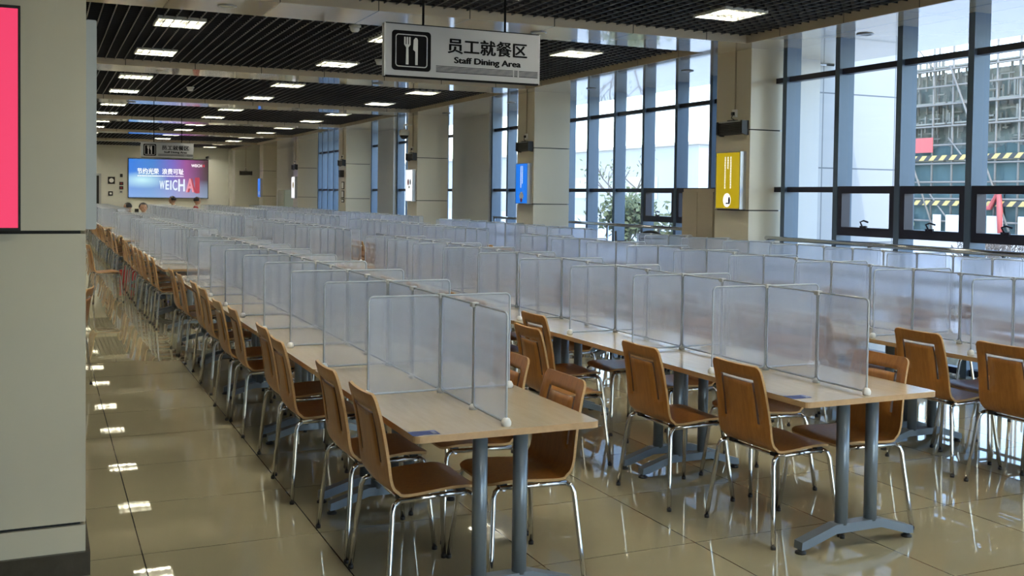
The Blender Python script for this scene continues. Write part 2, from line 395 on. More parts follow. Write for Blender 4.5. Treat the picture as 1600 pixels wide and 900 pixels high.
r7 = struct(link('window_7', None, None, (0.9, YN, 0)))        # unseen glazing behind the camera, added to let more daylight in
for k in range(6): obj('mullion', MB().box(1.2+k*1.2-0.035, YN-0.2, 0, 1.2+k*1.2+0.035, YN-0.02, 3.3), 'mullion', r7, (-0.9, -YN, 0))
for z in (0.05, 0.85, 2.4, 3.27): obj('transom', MB().box(1.2, YN-0.16, z-0.03, 7.2, YN-0.06, z+0.03), 'sash', r7, (-0.9, -YN, 0))
for k in range(5): obj('pane', MB().box(1.2+k*1.2+0.03, YN-0.113, 0.05, 1.2+(k+1)*1.2-0.03, YN-0.107, 3.3), 'glass', r7, (-0.9, -YN, 0))

# columns ----------------------------------------------------------------
def column(n, x0, y0, x1, y1, joints, skirting=False):
    r = struct(link('pillar_%d' % n, None, None, ((x0+x1)/2, (y0+y1)/2, 0)))
    o = (-(x0+x1)/2, -(y0+y1)/2, 0)
    obj('core', MB().box(x0+0.02, y0+0.02, 0, x1-0.02, y1-0.02, ZS+0.05), 'joint', r, o)
    zs = [0.0]+joints+[ZS]
    for a, b in zip(zs[:-1], zs[1:]):
        obj('cladding_panel', MB().box(x0, y0, a+(0.007 if a > 0 else 0), x1, y1, b-(0.007 if b < ZS else 0)), 'column', r, o)
    if skirting: obj('skirting', MB().box(x0-0.02, y0-0.02, 0, x1+0.018, y1+0.02, 0.10), 'skirting', r, o)
    return r
PY = [9.76, 15.52, 21.40, 27.22, 33.0, 38.78]
PX1 = [7.85, 8.05, 8.1, 8.08, 8.03, 7.9]
for k, (y, x1) in enumerate(zip(PY, PX1)): column(k+1, 7.39, y, x1, y+0.66, [1.49, 2.42])
column(7, 7.39, 3.98, 7.70, 4.64, [1.49, 2.42])
column(8, -1.05, 4.70, 0.162, 5.9, [0.218, 1.448], True)
# end pier with the heater on the back wall
struct(obj('wall_pier', MB().box(7.12, 43.3, 0, 8.5, YB, ZS).box(7.0, 43.9, 0, 7.12, YB, ZS), 'wall'))

# ================================================================== TABLES
L, TW, TZ = 1.588, 0.79, 0.72
ROWX = [1.656, 3.491, 5.326, 6.98]
BLOCKS = [(3.645, 5), (12.55, 4), (20.0, 4), (27.0, 7)]
ROWN = ['row nearest the left pillar', 'second row', 'third row', 'window row']
BLKN = ['front block', 'second block', 'third block', 'far block']
def make_table():
    r = thing('dining_table', 'table', 'table')
    t = MB(); t.prism(rrect(-TW/2, -L/2+0.001, TW/2, L/2-0.001, 0.03), 'z', TZ-0.026, TZ, 0, 1)
    obj('tabletop', t, ['top', 'topedge'], r)
    for sy in (-1, 1):
        y = sy*(L/2-0.105) if True else 0
        if sy < 0: y = -(L/2-0.193) if False else y
        f = MB()
        f.box(-0.135, y-0.028, 0.075, 0.135, y+0.028, 0.118)
        for sx in (-1, 1):
            a = [(sx*0.135, 0.118), (sx*0.335, 0.058), (sx*0.338, 0.022), (sx*0.30, 0.026), (sx*0.135, 0.075)]
            if sx < 0: a = a[::-1]
            f.prism(a, 'y', y-0.028, y+0.028)
        ft = obj('foot_bar', f, 'steel', r)
        for sx in (-1, 1):
            obj('glide', MB().lathe([(0.026, 0.0), (0.026, 0.008), (0.017, 0.014), (0.010, 0.024)], 12, (sx*0.322, y, 0)), 'rubber', ft)
            c = MB().tube([(sx*0.0876, y, 0.11), (sx*0.0876, y, TZ-0.03)], 0.030, 16)
            obj('leg', c, 'steel', r)
        obj('bracket', MB().box(-0.17, y-0.03, TZ-0.034, 0.17, y+0.03, TZ-0.026).box(-0.30, y-0.012, TZ-0.046, 0.30, y+0.012, TZ-0.034), 'steel', r)
    obj('under_rail', MB().box(-0.02, -L/2+0.14, TZ-0.055, 0.02, L/2-0.14, TZ-0.027), 'steel', r)
    return r
TABLE = make_table(); remember(TABLE)
END_SHIFT = 0.088                       # the block's outermost frame stands a little further in
def make_screen(end, seam):
    """frosted partition of one table: panes along the middle, cross panes between seats"""
    r = thing('partition_screen', 'screen', 'partition screen')
    h, d, zb = 0.447, L/4, 0.014
    def pane(axis, a0, a1, ball=None):
        g = 0.006
        p = MB(); fr = MB()
        rr = rrect(a0+g, zb, a1-g, h, 0.022, 4)
        if axis == 'y': p.prism(rr, 'x', -0.0016, 0.0016); fr.tube([(0, q[0], q[1]) for q in rr], 0.0047, 6, closed=True)
        else: p.prism(rr, 'y', -0.0016, 0.0016); fr.tube([(q[0], 0, q[1]) for q in rr], 0.0047, 6, closed=True)
        return p, fr
    def put(axis, a0, a1, off):
        p, fr = pane(axis, a0, a1)
        for mb in (p, fr):
            mb.v = [((x, y+off, z) if axis == 'x' else (x+off, y, z)) for x, y, z in mb.v]
        o = obj('pane', p, 'frost', r); obj('pane_frame', fr, 'edge', o)
    ys = [-L/2+(0.046 if end else 0), -d, 0, d, L/2-(0.0 if seam else 0.0)]
    for a, b in zip(ys[:-1], ys[1:]): put('y', a, b, 0)
    cross = [0.0]+([L/2] if seam else [])
    for y in cross:
        put('x', -0.349, 0.0, y); put('x', 0.0, 0.349, y)
    def ball(x, y): obj('foot', MB().lathe([(0.017, 0.0), (0.020, 0.008), (0.020, 0.018), (0.014, 0.030), (0.004, 0.034)], 12, (x, y, 0.0)), 'ball', r)
    if end: ball(0, -L/2+0.052)
    for y in cross: ball(-0.343, y); ball(0.343, y)
    for y in [-d, 0, d]+([L/2] if seam else []):
        obj('clip', MB().box(-0.014, y-0.015, h-0.012, 0.014, y+0.015, h+0.007), 'clip', r)
        obj('foot', MB().lathe([(0.018, 0), (0.018, 0.012), (0.010, 0.022)], 10, (0, y, 0)), 'clip', r)
    return r
SCR = {'near': make_screen(True, True), 'mid': make_screen(False, True), 'far': make_screen(True, False)}
for s_ in SCR.values(): remember(s_)
used = set()
def place(proto, name, label, cat, loc, rot, group):
    if proto.name not in used: o = proto; used.add(proto.name); o.location = loc; o.rotation_euler = (0, 0, rot)
    else: o = dup(proto, None, loc, rot)
    tag(o, label, cat, group); return o
for b, (y0, n) in enumerate(BLOCKS):
    for ri, x in enumerate(ROWX):
        for k in range(n):
            pos = 'nearest' if k == 0 else ('last' if k == n-1 else ORD[k])
            c = (x, y0+L*(k+0.5), 0)
            place(TABLE, 'dining_table', 'pale beech dining table, %s in the %s, %s' % (pos, ROWN[ri], BLKN[b]), 'table', c, 0, 'dining tables set end to end in rows')
            if b == 2 and ri == 0 and k >= 2: continue      # the suited person's table has no screen
            kind = 'near' if k == 0 else ('far' if k == n-1 else 'mid')
            place(SCR[kind], 'partition_screen', 'frosted partition screen on the %s table of the %s, %s' % (pos, ROWN[ri], BLKN[b]), 'partition screen',
                  (x, c[1], TZ), pi if kind == 'far' else 0, 'frosted screens standing on the tables')
# blue stickers on the nearest corners of two tables
for ri, (sx, sy) in enumerate(((1.315, 3.70), (3.15, 3.77))):
    s_ = tag(obj('table_sticker', MB().prism(rrect(-0.055, -0.035, 0.055, 0.035, 0.006), 'z', 0, 0.0008), 'sticker', None, (sx, sy, TZ)),
             'blue sticker on the near corner of the %s table' % ('leftmost front' if ri == 0 else 'second row front'), 'sticker')
    for q in range(3): obj('print_bar', MB().box(0.030, -0.022+q*0.014, 0.0008, 0.046, -0.017+q*0.014, 0.0011), 'white', s_)

# ================================================================== CHAIRS
def catmull(pts, n):
    P = [Vector(p) for p in pts]; P = [2*P[0]-P[1]]+P+[2*P[-1]-P[-2]]; out = []
    for i in range(1, len(P)-2):
        for k in range(n):
            t = k/n; a, b, c, d = P[i-1], P[i], P[i+1], P[i+2]
            out.append(0.5*((2*b)+(c-a)*t+(2*a-5*b+4*c-d)*t*t+(3*b-a-3*c+d)*t**3))
    out.append(P[-2]); return out
def shell_mesh():
    prof = [(-0.262, 0.835), (-0.238, 0.75), (-0.220, 0.66), (-0.206, 0.57), (-0.197, 0.50), (-0.180, 0.455), (-0.145, 0.433),
            (-0.09, 0.430), (0.0, 0.436), (0.09, 0.442), (0.15, 0.438), (0.19, 0.426)]
    C = catmull([(x, 0, z) for x, z in prof], 16)
    cum = [0]
    for a, b in zip(C[:-1], C[1:]): cum.append(cum[-1]+(b-a).length)
    T = cum[-1]
    def at(s):
        for i in range(len(cum)-1):
            if cum[i+1] >= s: q = (s-cum[i])/max(1e-9, cum[i+1]-cum[i]); return C[i].lerp(C[i+1], q)
        return C[-1]
    A0, A1, A2 = 0.068, 0.086, 0.285
    sv = [0, .004, .010, .018, .028, .045, A0, A1, .11, .15, .19, .24, A2, .31, .34, .365, .385, .40, .415, .43, .445, .46, .48, .51, .55, .60, .65, T-.06, T-.04, T-.025, T-.014, T-.006, T]
    sv = sorted(s for s in sv if s <= T)
    def width(s):
        base = 0.186+0.018*min(1, s/0.30)
        if s > 0.46: base -= 0.012*(s-0.46)/(T-0.46)
        r0 = 0.032
        if s < r0: base -= r0-math.sqrt(max(0, r0*r0-(r0-s)**2))
        r1 = 0.055
        if T-s < r1: base -= r1-math.sqrt(max(0, r1*r1-(r1-(T-s))**2))
        return base
    uf = [-1, -.97, -.90, -.67, -.59, -.3, 0, .3, .59, .67, .90, .97, 1]
    nu, nv = len(uf), len(sv)
    P, N = [], []
    for s in sv:
        p = at(s); t = (at(min(T, s+0.004))-at(max(0, s-0.004))).normalized(); n = Vector((-t.z, 0, t.x))
        if n.x < 0 and n.z < 0: n = -n
        for u in uf:
            dish = 0.010*(u*u)*(1 if s < 0.42 else 0.3)
            P.append(Vector((p.x, width(s)*u, p.z))+n*dish); N.append(n)
    def removed(i, j):
        sm, um = (sv[i]+sv[i+1])/2, (uf[j]+uf[j+1])/2
        if A0 < sm < A1 and abs(um) < 0.67: return True
        return A0 < sm < A2 and 0.59 < abs(um) < 0.67
    th = 0.0115; mb = MB(); n0 = nu*nv
    mb.v = [tuple(p+n*th/2) for p, n in zip(P, N)]+[tuple(p-n*th/2) for p, n in zip(P, N)]
    def F(q, mi, sm): mb.f.append(q); mb.m.append(mi); mb.sm.append(sm)
    cells = {(i, j) for i in range(nv-1) for j in range(nu-1) if not removed(i, j)}
    for i, j in cells:
        a, b, c, d = i*nu+j, i*nu+j+1, (i+1)*nu+j+1, (i+1)*nu+j
        F((a, d, c, b), 0, True); F((n0+a, n0+b, n0+c, n0+d), 0, True)
        for (e0, e1), nb in (((a, b), (i-1, j)), ((b, c), (i, j+1)), ((c, d), (i+1, j)), ((d, a), (i, j-1))):
            if nb not in cells: F((e0, e1, n0+e1, n0+e0), 1 if not (0 <= nb[0] < nv-1 and 0 <= nb[1] < nu-1) else 2, False)
    return mb
def leg_path(x, y, sx, sy):
    """one leg with its bend into the side rail"""
    return [(x, y, 0.012), (x-sx*0.012, y-sy*0.018, 0.15), (x-sx*0.028, y-sy*0.042, 0.34), (x-sx*0.031, y-sy*0.047, 0.375), (x-sx*0.040, y-sy*0.053, 0.402), (x-sx*0.062, y-sy*0.060, 0.415)]
def make_chair(full=True):
    r = thing('dining_chair', 'chair', 'chair')
    obj('seat_shell', shell_mesh(), ['ply', 'plyedge', 'slotedge'], r)
    legs = [(0.205, 0.235, 1, 1), (0.205, -0.235, 1, -1), (-0.215, 0.262, -1, 1), (-0.215, -0.262, -1, -1)]
    if full:
        for q in legs:
            l = obj('leg', MB().tube(leg_path(*q), 0.0112, 8), 'chrome', r)
            obj('foot_cap', MB().lathe([(0.0125, 0), (0.0130, 0.014), (0.0115, 0.016)], 8, (q[0], q[1], 0)), 'rubber', l)
        for sy in (-1, 1):
            e0 = leg_path(*legs[0 if sy > 0 else 1])[-1]; e1 = leg_path(*legs[2 if sy > 0 else 3])[-1]
            obj('side_rail', MB().tube([e0, e1], 0.0112, 8), 'chrome', r)
        for x in (-0.135, 0.125):
            obj('cross_rail', MB().tube([(x, -0.185, 0.410), (x, 0.185, 0.410)], 0.0085, 8), 'chrome', r)
        obj('mounting_block', MB().box(-0.150, -0.175, 0.410, -0.118, -0.145, 0.426).box(-0.150, 0.145, 0.410, -0.118, 0.175, 0.426)
            .box(0.108, -0.175, 0.410, 0.140, -0.145, 0.430).box(0.108, 0.145, 0.410, 0.140, 0.175, 0.430), 'rubber', r)
    else:
        f = MB()
        for q in legs: f.tube(leg_path(*q), 0.0112, 6)
        for sy in (-1, 1):
            f.tube([leg_path(*legs[0 if sy > 0 else 1])[-1], leg_path(*legs[2 if sy > 0 else 3])[-1]], 0.0095, 6)
        for x in (-0.135, 0.125): f.tube([(x, -0.185, 0.412), (x, 0.185, 0.412)], 0.0085, 6)
        obj('leg_frame', f, 'chrome', r)
    return r
CH, CHF = make_chair(True), make_chair(False)
remember(CH); remember(CHF)
FIX = {(0, 0, -1): [(1.43, 4.08), (1.43, 4.67), (1.40, 5.62), (1.43, 6.20), (1.42, 7.20), (1.40, 7.78), (1.43, 8.76), (1.44, 9.38), (1.43, 10.36), (1.42, 10.95)],
       (0, 1, -1): [(3.295, 4.10), (3.17, 4.78), (2.92, 5.67), (3.25, 6.28)],
       (0, 2, -1): [(5.10, 4.10), (5.10, 4.72)],
       (0, 0, 1): [(1.86, 4.07), (1.90, 4.72)],
       (0, 1, 1): [(3.70, 4.08)]}
for b, (y0, n) in enumerate(BLOCKS):
    for ri, X in enumerate(ROWX):
        for side in (-1, 1):
            if b >= 2 and not (ri == 0 and side < 0): continue
            if ri == 3 and side > 0: continue
            fix = FIX.get((b, ri, side), [])
            for i in range(2*n):
                k, h = divmod(i, 2)
                y = y0+k*L+(0.435 if h == 0 else 1.125)+random.uniform(-0.03, 0.05); xo = random.uniform(-0.03, 0.03); rz = random.uniform(-0.035, 0.035)
                x = X+side*(0.215 if side > 0 else 0.225)+side*abs(xo)
                if i < len(fix): x, y = fix[i]; rz *= 0.4
                lab = 'beech plywood chair, %s from front on %s side of %s, %s' % (ORD[i], 'left' if side < 0 else 'right', ROWN[ri].replace('row nearest the left pillar', 'leftmost row'), BLKN[b])
                place(CH if b < 2 else CHF, 'dining_chair', lab, 'chair', (x, y, 0), (0 if side < 0 else pi)+rz, 'plywood chairs at the tables')
place(CH, 'dining_chair', 'beech plywood chair pulled out into the aisle left of the tables', 'chair', (0.83, 16.25, 0), 0.12, 'plywood chairs at the tables')
place(CH, 'dining_chair', 'beech plywood chair half hidden behind the large left pillar', 'chair', (0.10, 9.1, 0), pi-0.2, 'plywood chairs at the tables')
# things left on chairs beside the leftmost row
def drape(name, label, cat, mat, loc, wdt, drop0, drop1, thick=0.02, seed=1, rot=0):
    """soft cloth hung over a chair back: an inverted U with folds"""
    rnd = random.Random(seed); mb = MB(); nu, prof = 9, []
    for k in range(7): prof.append((-0.03-0.012*k/6, -drop0*(1-k/6)))
    for k in range(5): a = pi-k*pi/4; prof.append((0.032*math.cos(a), 0.012+0.026*math.sin(a)))
    for k in range(1, 7): prof.append((0.034+0.02*k/6, -drop1*k/6))
    rows = []
    for (x, z) in prof:
        rows.append([(x+0.012*math.sin(5*u+seed+z*9)*(-z*5), (u-0.5)*wdt*(1+0.12*math.sin(z*14+seed)), z+0.012*math.sin(7*u+seed)) for u in [j/(nu-1) for j in range(nu)]])
    top = [p for R in rows for p in R]; bot = [(x*0.72, y, z-0.008) for x, y, z in top]; n0 = len(top)
    f = []
    for i in range(len(rows)-1):
        for j in range(nu-1):
            a, b_, c, d = i*nu+j, i*nu+j+1, (i+1)*nu+j+1, (i+1)*nu+j
            f += [(a, b_, c, d), (n0+a, n0+d, n0+c, n0+b_)]
    for i in range(len(rows)-1):
        f += [(i*nu, (i+1)*nu, n0+(i+1)*nu, n0+i*nu), (i*nu+nu-1, n0+i*nu+nu-1, n0+(i+1)*nu+nu-1, (i+1)*nu+nu-1)]
    for j in range(nu-1):
        f += [(j, n0+j, n0+j+1, j+1)]; e = (len(rows)-1)*nu+j; f += [(e, e+1, n0+e+1, n0+e)]
    mb.add(top+bot, f, 0, True)
    return tag(obj(name, mb, mat, None, loc, rot), label, cat)
def plaid():
    m, t, b = newmat('plaid_cloth')
    tc = t.nodes.new('ShaderNodeTexCoord'); sp = t.nodes.new('ShaderNodeSeparateXYZ'); t.links.new(tc.outputs['Object'], sp.inputs[0])
    k1 = line_mask(t, sp.outputs[1], 0.11, 0.0, 0.022); k2 = line_mask(t, sp.outputs[2], 0.11, 0.0, 0.022)
    mm = t.nodes.new('ShaderNodeMath'); mm.operation = 'MAXIMUM'; t.links.new(k1, mm.inputs[0]); t.links.new(k2, mm.inputs[1])
    mx = t.nodes.new('ShaderNodeMix'); mx.data_type = 'RGBA'; t.links.new(mm.outputs[0], mx.inputs[0])
    mx.inputs[6].default_value = (0.55, 0.38, 0.24, 1); mx.inputs[7].default_value = (0.05, 0.03, 0.02, 1)
    t.links.new(mx.outputs[2], b.inputs['Base Color']); b.inputs['Roughness'].default_value = 0.9
    M['plaid'] = m
plaid()
CHAIRS = [o for o in COL.objects if o.get('category') == 'chair']
def near_chair(y, xmax=1.6): return min((o for o in CHAIRS if 1.3 < o.location.x < xmax), key=lambda o: abs(o.location.y-y))
c_ = near_chair(22.0); drape('jacket', 'plaid jacket hung over a chair back in the leftmost row', 'jacket', 'plaid', (c_.location.x-0.255, c_.location.y, 0.832), 0.40, 0.30, 0.22, seed=2)
c_ = near_chair(18.5); drape('coat', 'tan coat slung over a chair back in the leftmost row', 'coat', 'tan', (c_.location.x-0.255, c_.location.y, 0.832), 0.42, 0.08, 0.20, seed=5)
bag = MB()
for s_ in (-1, 1):
    bag.prism([(-0.16, 0.0), (0.16, 0.0), (0.18, 0.30), (-0.18, 0.30)] if s_ > 0 else [(-0.18, 0.30), (0.18, 0.30), (0.16, 0.0), (-0.16, 0.0)], 'x', 0.05*s_-0.012, 0.05*s_+0.012)
bag.box(-0.06, -0.16, 0, 0.06, 0.16, 0.02); bag.box(-0.06, -0.172, 0.01, 0.06, -0.155, 0.29); bag.box(-0.06, 0.155, 0.01, 0.06, 0.172, 0.29)
c_ = near_chair(15.4)
rb = thing('tote_bag', 'red tote bag standing on the floor in the gap beyond the second block', 'bag', (1.36, 19.45, 0.0), 1.2)
rb.scale = (0.75, 0.75, 0.75)
obj('body', bag, 'red', rb, (0, 0, 0.0))
obj('handle', MB().tube([(0, -0.08, 0.29), (0, -0.07, 0.39), (0, 0.0, 0.43), (0, 0.07, 0.39), (0, 0.08, 0.29)], 0.009, 6), 'red', rb)

# ================================================================== CEILING FIXTURES
def make_troffer():
    r = thing('ceiling_light', 'lamp', 'ceiling light')
    w_, d_ = 0.245, 0.27
    f = MB(); z = -0.006
    f.box(-w_, -d_, z, w_, -d_+0.012, 0.055); f.box(-w_, d_-0.012, z, w_, d_, 0.055); f.box(-w_, -d_+0.012, z, -w_+0.012, d_-0.012, 0.055); f.box(w_-0.012, -d_+0.012, z, w_, d_-0.012, 0.055)
    obj('frame', f, 'louvre', r)
    obj('reflector', MB().box(-w_+0.012, -d_+0.012, 0.050, w_-0.012, d_-0.012, 0.056), 'lampback', r)
    g = MB()
    for k in range(1, 6): x = -w_+k*2*w_/6; g.box(x-0.004, -d_+0.012, -0.004, x+0.004, d_-0.012, 0.026)
    for k in range(1, 6): y = -d_+k*2*d_/6; g.box(-w_+0.012, y-0.003, -0.003, w_-0.012, y+0.003, 0.025)
    obj('louvre', g, 'baffle', r)
    for y in (-0.17, 0.0, 0.17): obj('tube', MB().tube([(-w_+0.02, y, 0.036), (w_-0.02, y, 0.036)], 0.009, 8), 'lamp', r)
    return r
M['lampback'] = emit('lamp_reflector', (1.0, 0.955, 0.80), LAMP_EMIT*0.2)
TRO = make_troffer(); remember(TRO)
for li, X in enumerate((1.32, 3.71, 6.09, -1.08, -3.48)):
    n_ = 0
    for k in range(-1 if li < 3 else 1, 7):
        ys = B0+BAY*k-(BAY-0.828)
        for off in (1.28, 3.85):
            y = ys+off
            if y > YB-0.6: continue
            lab = 'square louvred ceiling light, %s from front in the %s line' % (ORD[n_], ('left', 'middle', 'right', 'outer left', 'leftmost')[li])
            place(TRO, 'ceiling_light', lab, 'ceiling light', (X, y, ZG-0.008), 0, 'louvred lights in the black grid ceiling'); n_ += 1
def make_down():
    r = thing('downlight', 'd', 'downlight')
    obj('trim_ring', MB().lathe([(0.085, 0.0), (0.088, -0.006), (0.072, -0.012), (0.060, -0.004), (0.058, 0.0)], 20), 'silver', r)
    obj('lens', MB().lathe([(0.058, -0.003), (0.03, -0.007), (0.002, -0.008)], 16), 'louvre', r)
    return r
DN = make_down(); remember(DN)
for k in range(0, 6):
    for q, X in enumerate((1.55, 4.75)):
        place(DN, 'downlight', 'round recessed downlight, %s on the %s cream ceiling band' % (('left', 'right')[q], ORD[k]), 'downlight', (X, B0+BAY*k+0.41, ZS-0.001), 0, 'downlights in the cream ceiling bands')
for k, (x, y) in enumerate(((7.75, 8.35), (7.95, 11.9), (7.95, 14.6), (7.9, 17.6), (7.75, 20.6))):
    place(DN, 'downlight', 'round recessed downlight over the windows, %s from front' % ORD[k], 'downlight', (x, y, ZS-0.001), 0, 'downlights in the cream ceiling bands')
def make_dome():
    r = thing('smoke_detector', 's', 'smoke detector')
    obj('base', MB().lathe([(0.065, 0.0), (0.065, -0.018), (0.058, -0.024)], 18), 'louvre', r)
    obj('sensor', MB().lathe([(0.052, -0.022), (0.048, -0.055), (0.034, -0.070), (0.006, -0.074)], 18), 'white', r)
    return r
DM = make_dome(); remember(DM)
for lab, x, y in (('first bay beside the near hanging sign', 3.03, 10.85), ('second bay behind the near hanging sign', 4.10, 13.45), ('third bay near the middle lights', 2.3, 18.6), ('fifth bay near the left lights', 3.05, 31.0)):
    place(DM, 'smoke_detector', 'white dome detector under the black grid, ' + lab, 'smoke detector', (x, y, ZG), 0, 'dome detectors on the grid ceiling')

# ================================================================== HANGING SIGNS
def hanging_sign(x0, x1, zb, zt, y, label):
    W, H = x1-x0, zt-zb
    r = thing('hanging_sign', label, 'sign', ((x0+x1)/2, y, zb), 0, 'grey hanging staff dining signs')
    def P(u, v): return ((u-0.5)*W, (1-v)*H)        # u from the left, v from the top
    obj('board', MB().box(-W/2, 0, 0, W/2, 0.045, H), 'signface', r)
    obj('edge_strip', MB().box(-W/2-0.008, -0.004, -0.006, -W/2, 0.049, H+0.004).box(W/2, -0.004, -0.006, W/2+0.008, 0.049, H+0.004), 'silver', r)
    obj('rail', MB().box(-W/2, -0.004, -0.010, W/2, 0.049, 0.0).box(-W/2, -0.004, H, W/2, 0.049, H+0.006), 'ink', r)  # lower bar is the shadow strip under the board, drawn in black
    x0_, z1_ = P(0.04, 0.12); x1_, z0_ = P(0.283, 0.895)
    ic = obj('pictogram', MB().prism(rrect(x0_, z0_, x1_, z1_, 0.025), 'y', -0.003, 0.0), 'ink', r)
    cx, cz = (x0_+x1_)/2, (z0_+z1_)/2; hw, hh = (x1_-x0_)/2*0.80, (z1_-z0_)/2*0.80
    ring = rrect(cx-hw, cz-hh, cx+hw, cz+hh, 0.02)
    obj('outline', MB().tube([(p[0], -0.004, p[1]) for p in ring], 0.0035, 6, closed=True), 'icon', ic)
    a = 0.62*(z1_-z0_)/2
    fk = MB()
    fx = cx-0.032
    fk.prism([(fx-0.010, cz-a*1.12), (fx+0.010, cz-a*1.12), (fx+0.008, cz+a*0.25), (fx+0.024, cz+a*0.5), (fx-0.024, cz+a*0.5), (fx-0.008, cz+a*0.25)], 'y', -0.006, -0.003)
    for q in (-1, 0, 1): fk.box(fx+q*0.018-0.0055, -0.006, cz+a*0.48, fx+q*0.018+0.0055, -0.003, cz+a*1.1)
    obj('fork', fk, 'icon', ic)
    kx = cx+0.034
    kn = MB().prism([(kx-0.006, cz-a*1.12), (kx+0.012, cz-a*1.12), (kx+0.012, cz+a*0.9), (kx+0.006, cz+a*1.05), (kx-0.006, cz+a*1.08), (kx-0.019, cz+a*0.9), (kx-0.022, cz+a*0.1), (kx-0.006, cz-a*0.05)], 'y', -0.006, -0.003)
    obj('knife', kn, 'icon', ic)
    ux, uz = P(0.655, 0.345); lettering('chinese_lettering', '\u5458\u5de5\u5c31\u9910\u533a', 0.53*W, 0.31*H, 'ink', r, (ux, -0.001, uz), 0.03)
    ux, uz = P(0.655, 0.645); lettering('english_lettering', 'Staff Dining Area', 0.445*W, 0.165*H, 'ink', r, (ux, -0.001, uz), 0.045)
    st = MB()
    for q in range(5):
        v = 0.765+q*0.028; t_ = 0.0045 if q < 4 else 0.006
        for u0, u1 in ((0.318, 0.825), (0.833, 0.856), (0.866, 0.994)):
            a0, zz = P(u0, v); a1, _ = P(u1, v); st.box(a0, -0.0016, zz-t_/2, a1, 0, zz+t_/2)
    obj('stripes', st, 'ink', r)
    for u in (0.24, 0.775):
        xx, _ = P(u, 0); obj('hanger_rod', MB().tube([(xx, 0.022, H), (xx, 0.022, ZG-zb+0.03)], 0.009, 8), 'ink', r)
    return r
hanging_sign(2.173, 3.360, 2.458, 2.818, 7.0, 'large grey hanging sign with fork and knife pictogram nearest the camera')
hanging_sign(2.105, 3.288, 2.420, 2.780, 26.0, 'small far grey hanging sign above the screen on the back wall')

# ================================================================== ON THE PILLARS
def glyph_column(mb, x, y, z, size, n, rnd, axis):
    """rows of small strokes standing for a column of lettering too small to read"""
    for k in range(n):
        zc = z-k*size*1.12
        for q in range(3):
            dz = (q-1)*size*0.34; wd = size*rnd.uniform(0.30, 0.46)
            if axis == 'x': mb.box(x-0.0012, y-wd, zc+dz-size*0.09, x, y+wd, zc+dz+size*0.09)
        dy = rnd.uniform(-0.2, 0.2)*size
        mb.box(x-0.0012, y+dy-size*0.07, zc-size*0.46, x, y+dy+size*0.07, zc+size*0.46)
def light_box(y0, y1, z0, z1, mat, label, letters=None, art=None):
    x = 7.39; r = thing('light_box', label, 'light box', (x, (y0+y1)/2, z0), 0, 'lit poster boxes on the window pillars')
    h, d = (y1-y0)/2, 0.085
    obj('frame', MB().box(-d, -h, 0, 0, -h+0.012, z1-z0).box(-d, h-0.012, 0, 0, h, z1-z0).box(-d, -h+0.012, 0, 0, h-0.012, 0.01).box(-d, -h+0.012, z1-z0-0.01, 0, h-0.012, z1-z0), 'silver', r)
    obj('poster', MB().box(-d+0.004, -h+0.012, 0.01, -0.004, h-0.012, z1-z0-0.01), mat, r)
    if letters:
        rnd = random.Random(3); g = MB()
        for yy, zt, sz, n in letters: glyph_column(g, -d+0.004, yy, zt, sz, n, rnd, 'x')
        obj('lettering', g, 'letterlit', r)
    if art:
        for m_, mb in art: obj('picture', mb, m_, r)
    return r
def disc(x, y, z, ry, rz, t=0.0012, n=20):
    return MB().prism([(y+ry*math.cos(2*pi*k/n), z+rz*math.sin(2*pi*k/n)) for k in range(n)], 'x', x-t, x)
ys = [p+0.06 for p in PY]
light_box(ys[0], ys[0]+0.48, 1.50, 2.17, 'yellow', 'yellow lit poster box with white vertical lettering on the nearest window pillar',
          [(-0.055, 0.60, 0.028, 12), (0.0, 0.60, 0.026, 5), (0.055, 0.60, 0.026, 13)],
          [('letterlit', disc(-0.081, 0.01, 0.105, 0.075, 0.082)), ('ink', disc(-0.0822, -0.035, 0.10, 0.018, 0.045).box(-0.0834, -0.02, 0.06, -0.0822, 0.03, 0.075))])
light_box(ys[1], ys[1]+0.48, 1.49, 2.17, 'blue', 'blue lit poster box on the second window pillar',
          [(-0.03, 0.62, 0.030, 9), (0.03, 0.62, 0.030, 11)],
          [('shirt', disc(-0.081, 0.0, 0.13, 0.085, 0.055).prism([(-0.05, 0.15), (0.05, 0.15), (0.03, 0.2), (-0.03, 0.2)], 'x', -0.0824, -0.081)), ('redcloth', disc(-0.0822, 0.0, 0.06, 0.04, 0.035))])
light_box(ys[2], ys[2]+0.48, 1.47, 2.17, 'whitelit', 'white lit poster box with dark round picture on the third window pillar', None,
          [('redcloth', disc(-0.081, 0.06, 0.42, 0.05, 0.07)), ('suit', disc(-0.081, -0.08, 0.42, 0.04, 0.06)), ('silver', disc(-0.081, 0.0, 0.31, 0.05, 0.025))])
light_box(ys[4], ys[4]+0.5, 1.45, 2.14, 'whitelit', 'white lit poster box with tan picture on the fifth window pillar', None,
          [('tan', disc(-0.081, 0.0, 0.42, 0.10, 0.10))])
light_box(ys[5], ys[5]+0.5, 1.45, 2.14, 'blue', 'blue lit poster box on the sixth, farthest window pillar', None, [('shirt', disc(-0.081, 0, 0.14, 0.12, 0.09))])
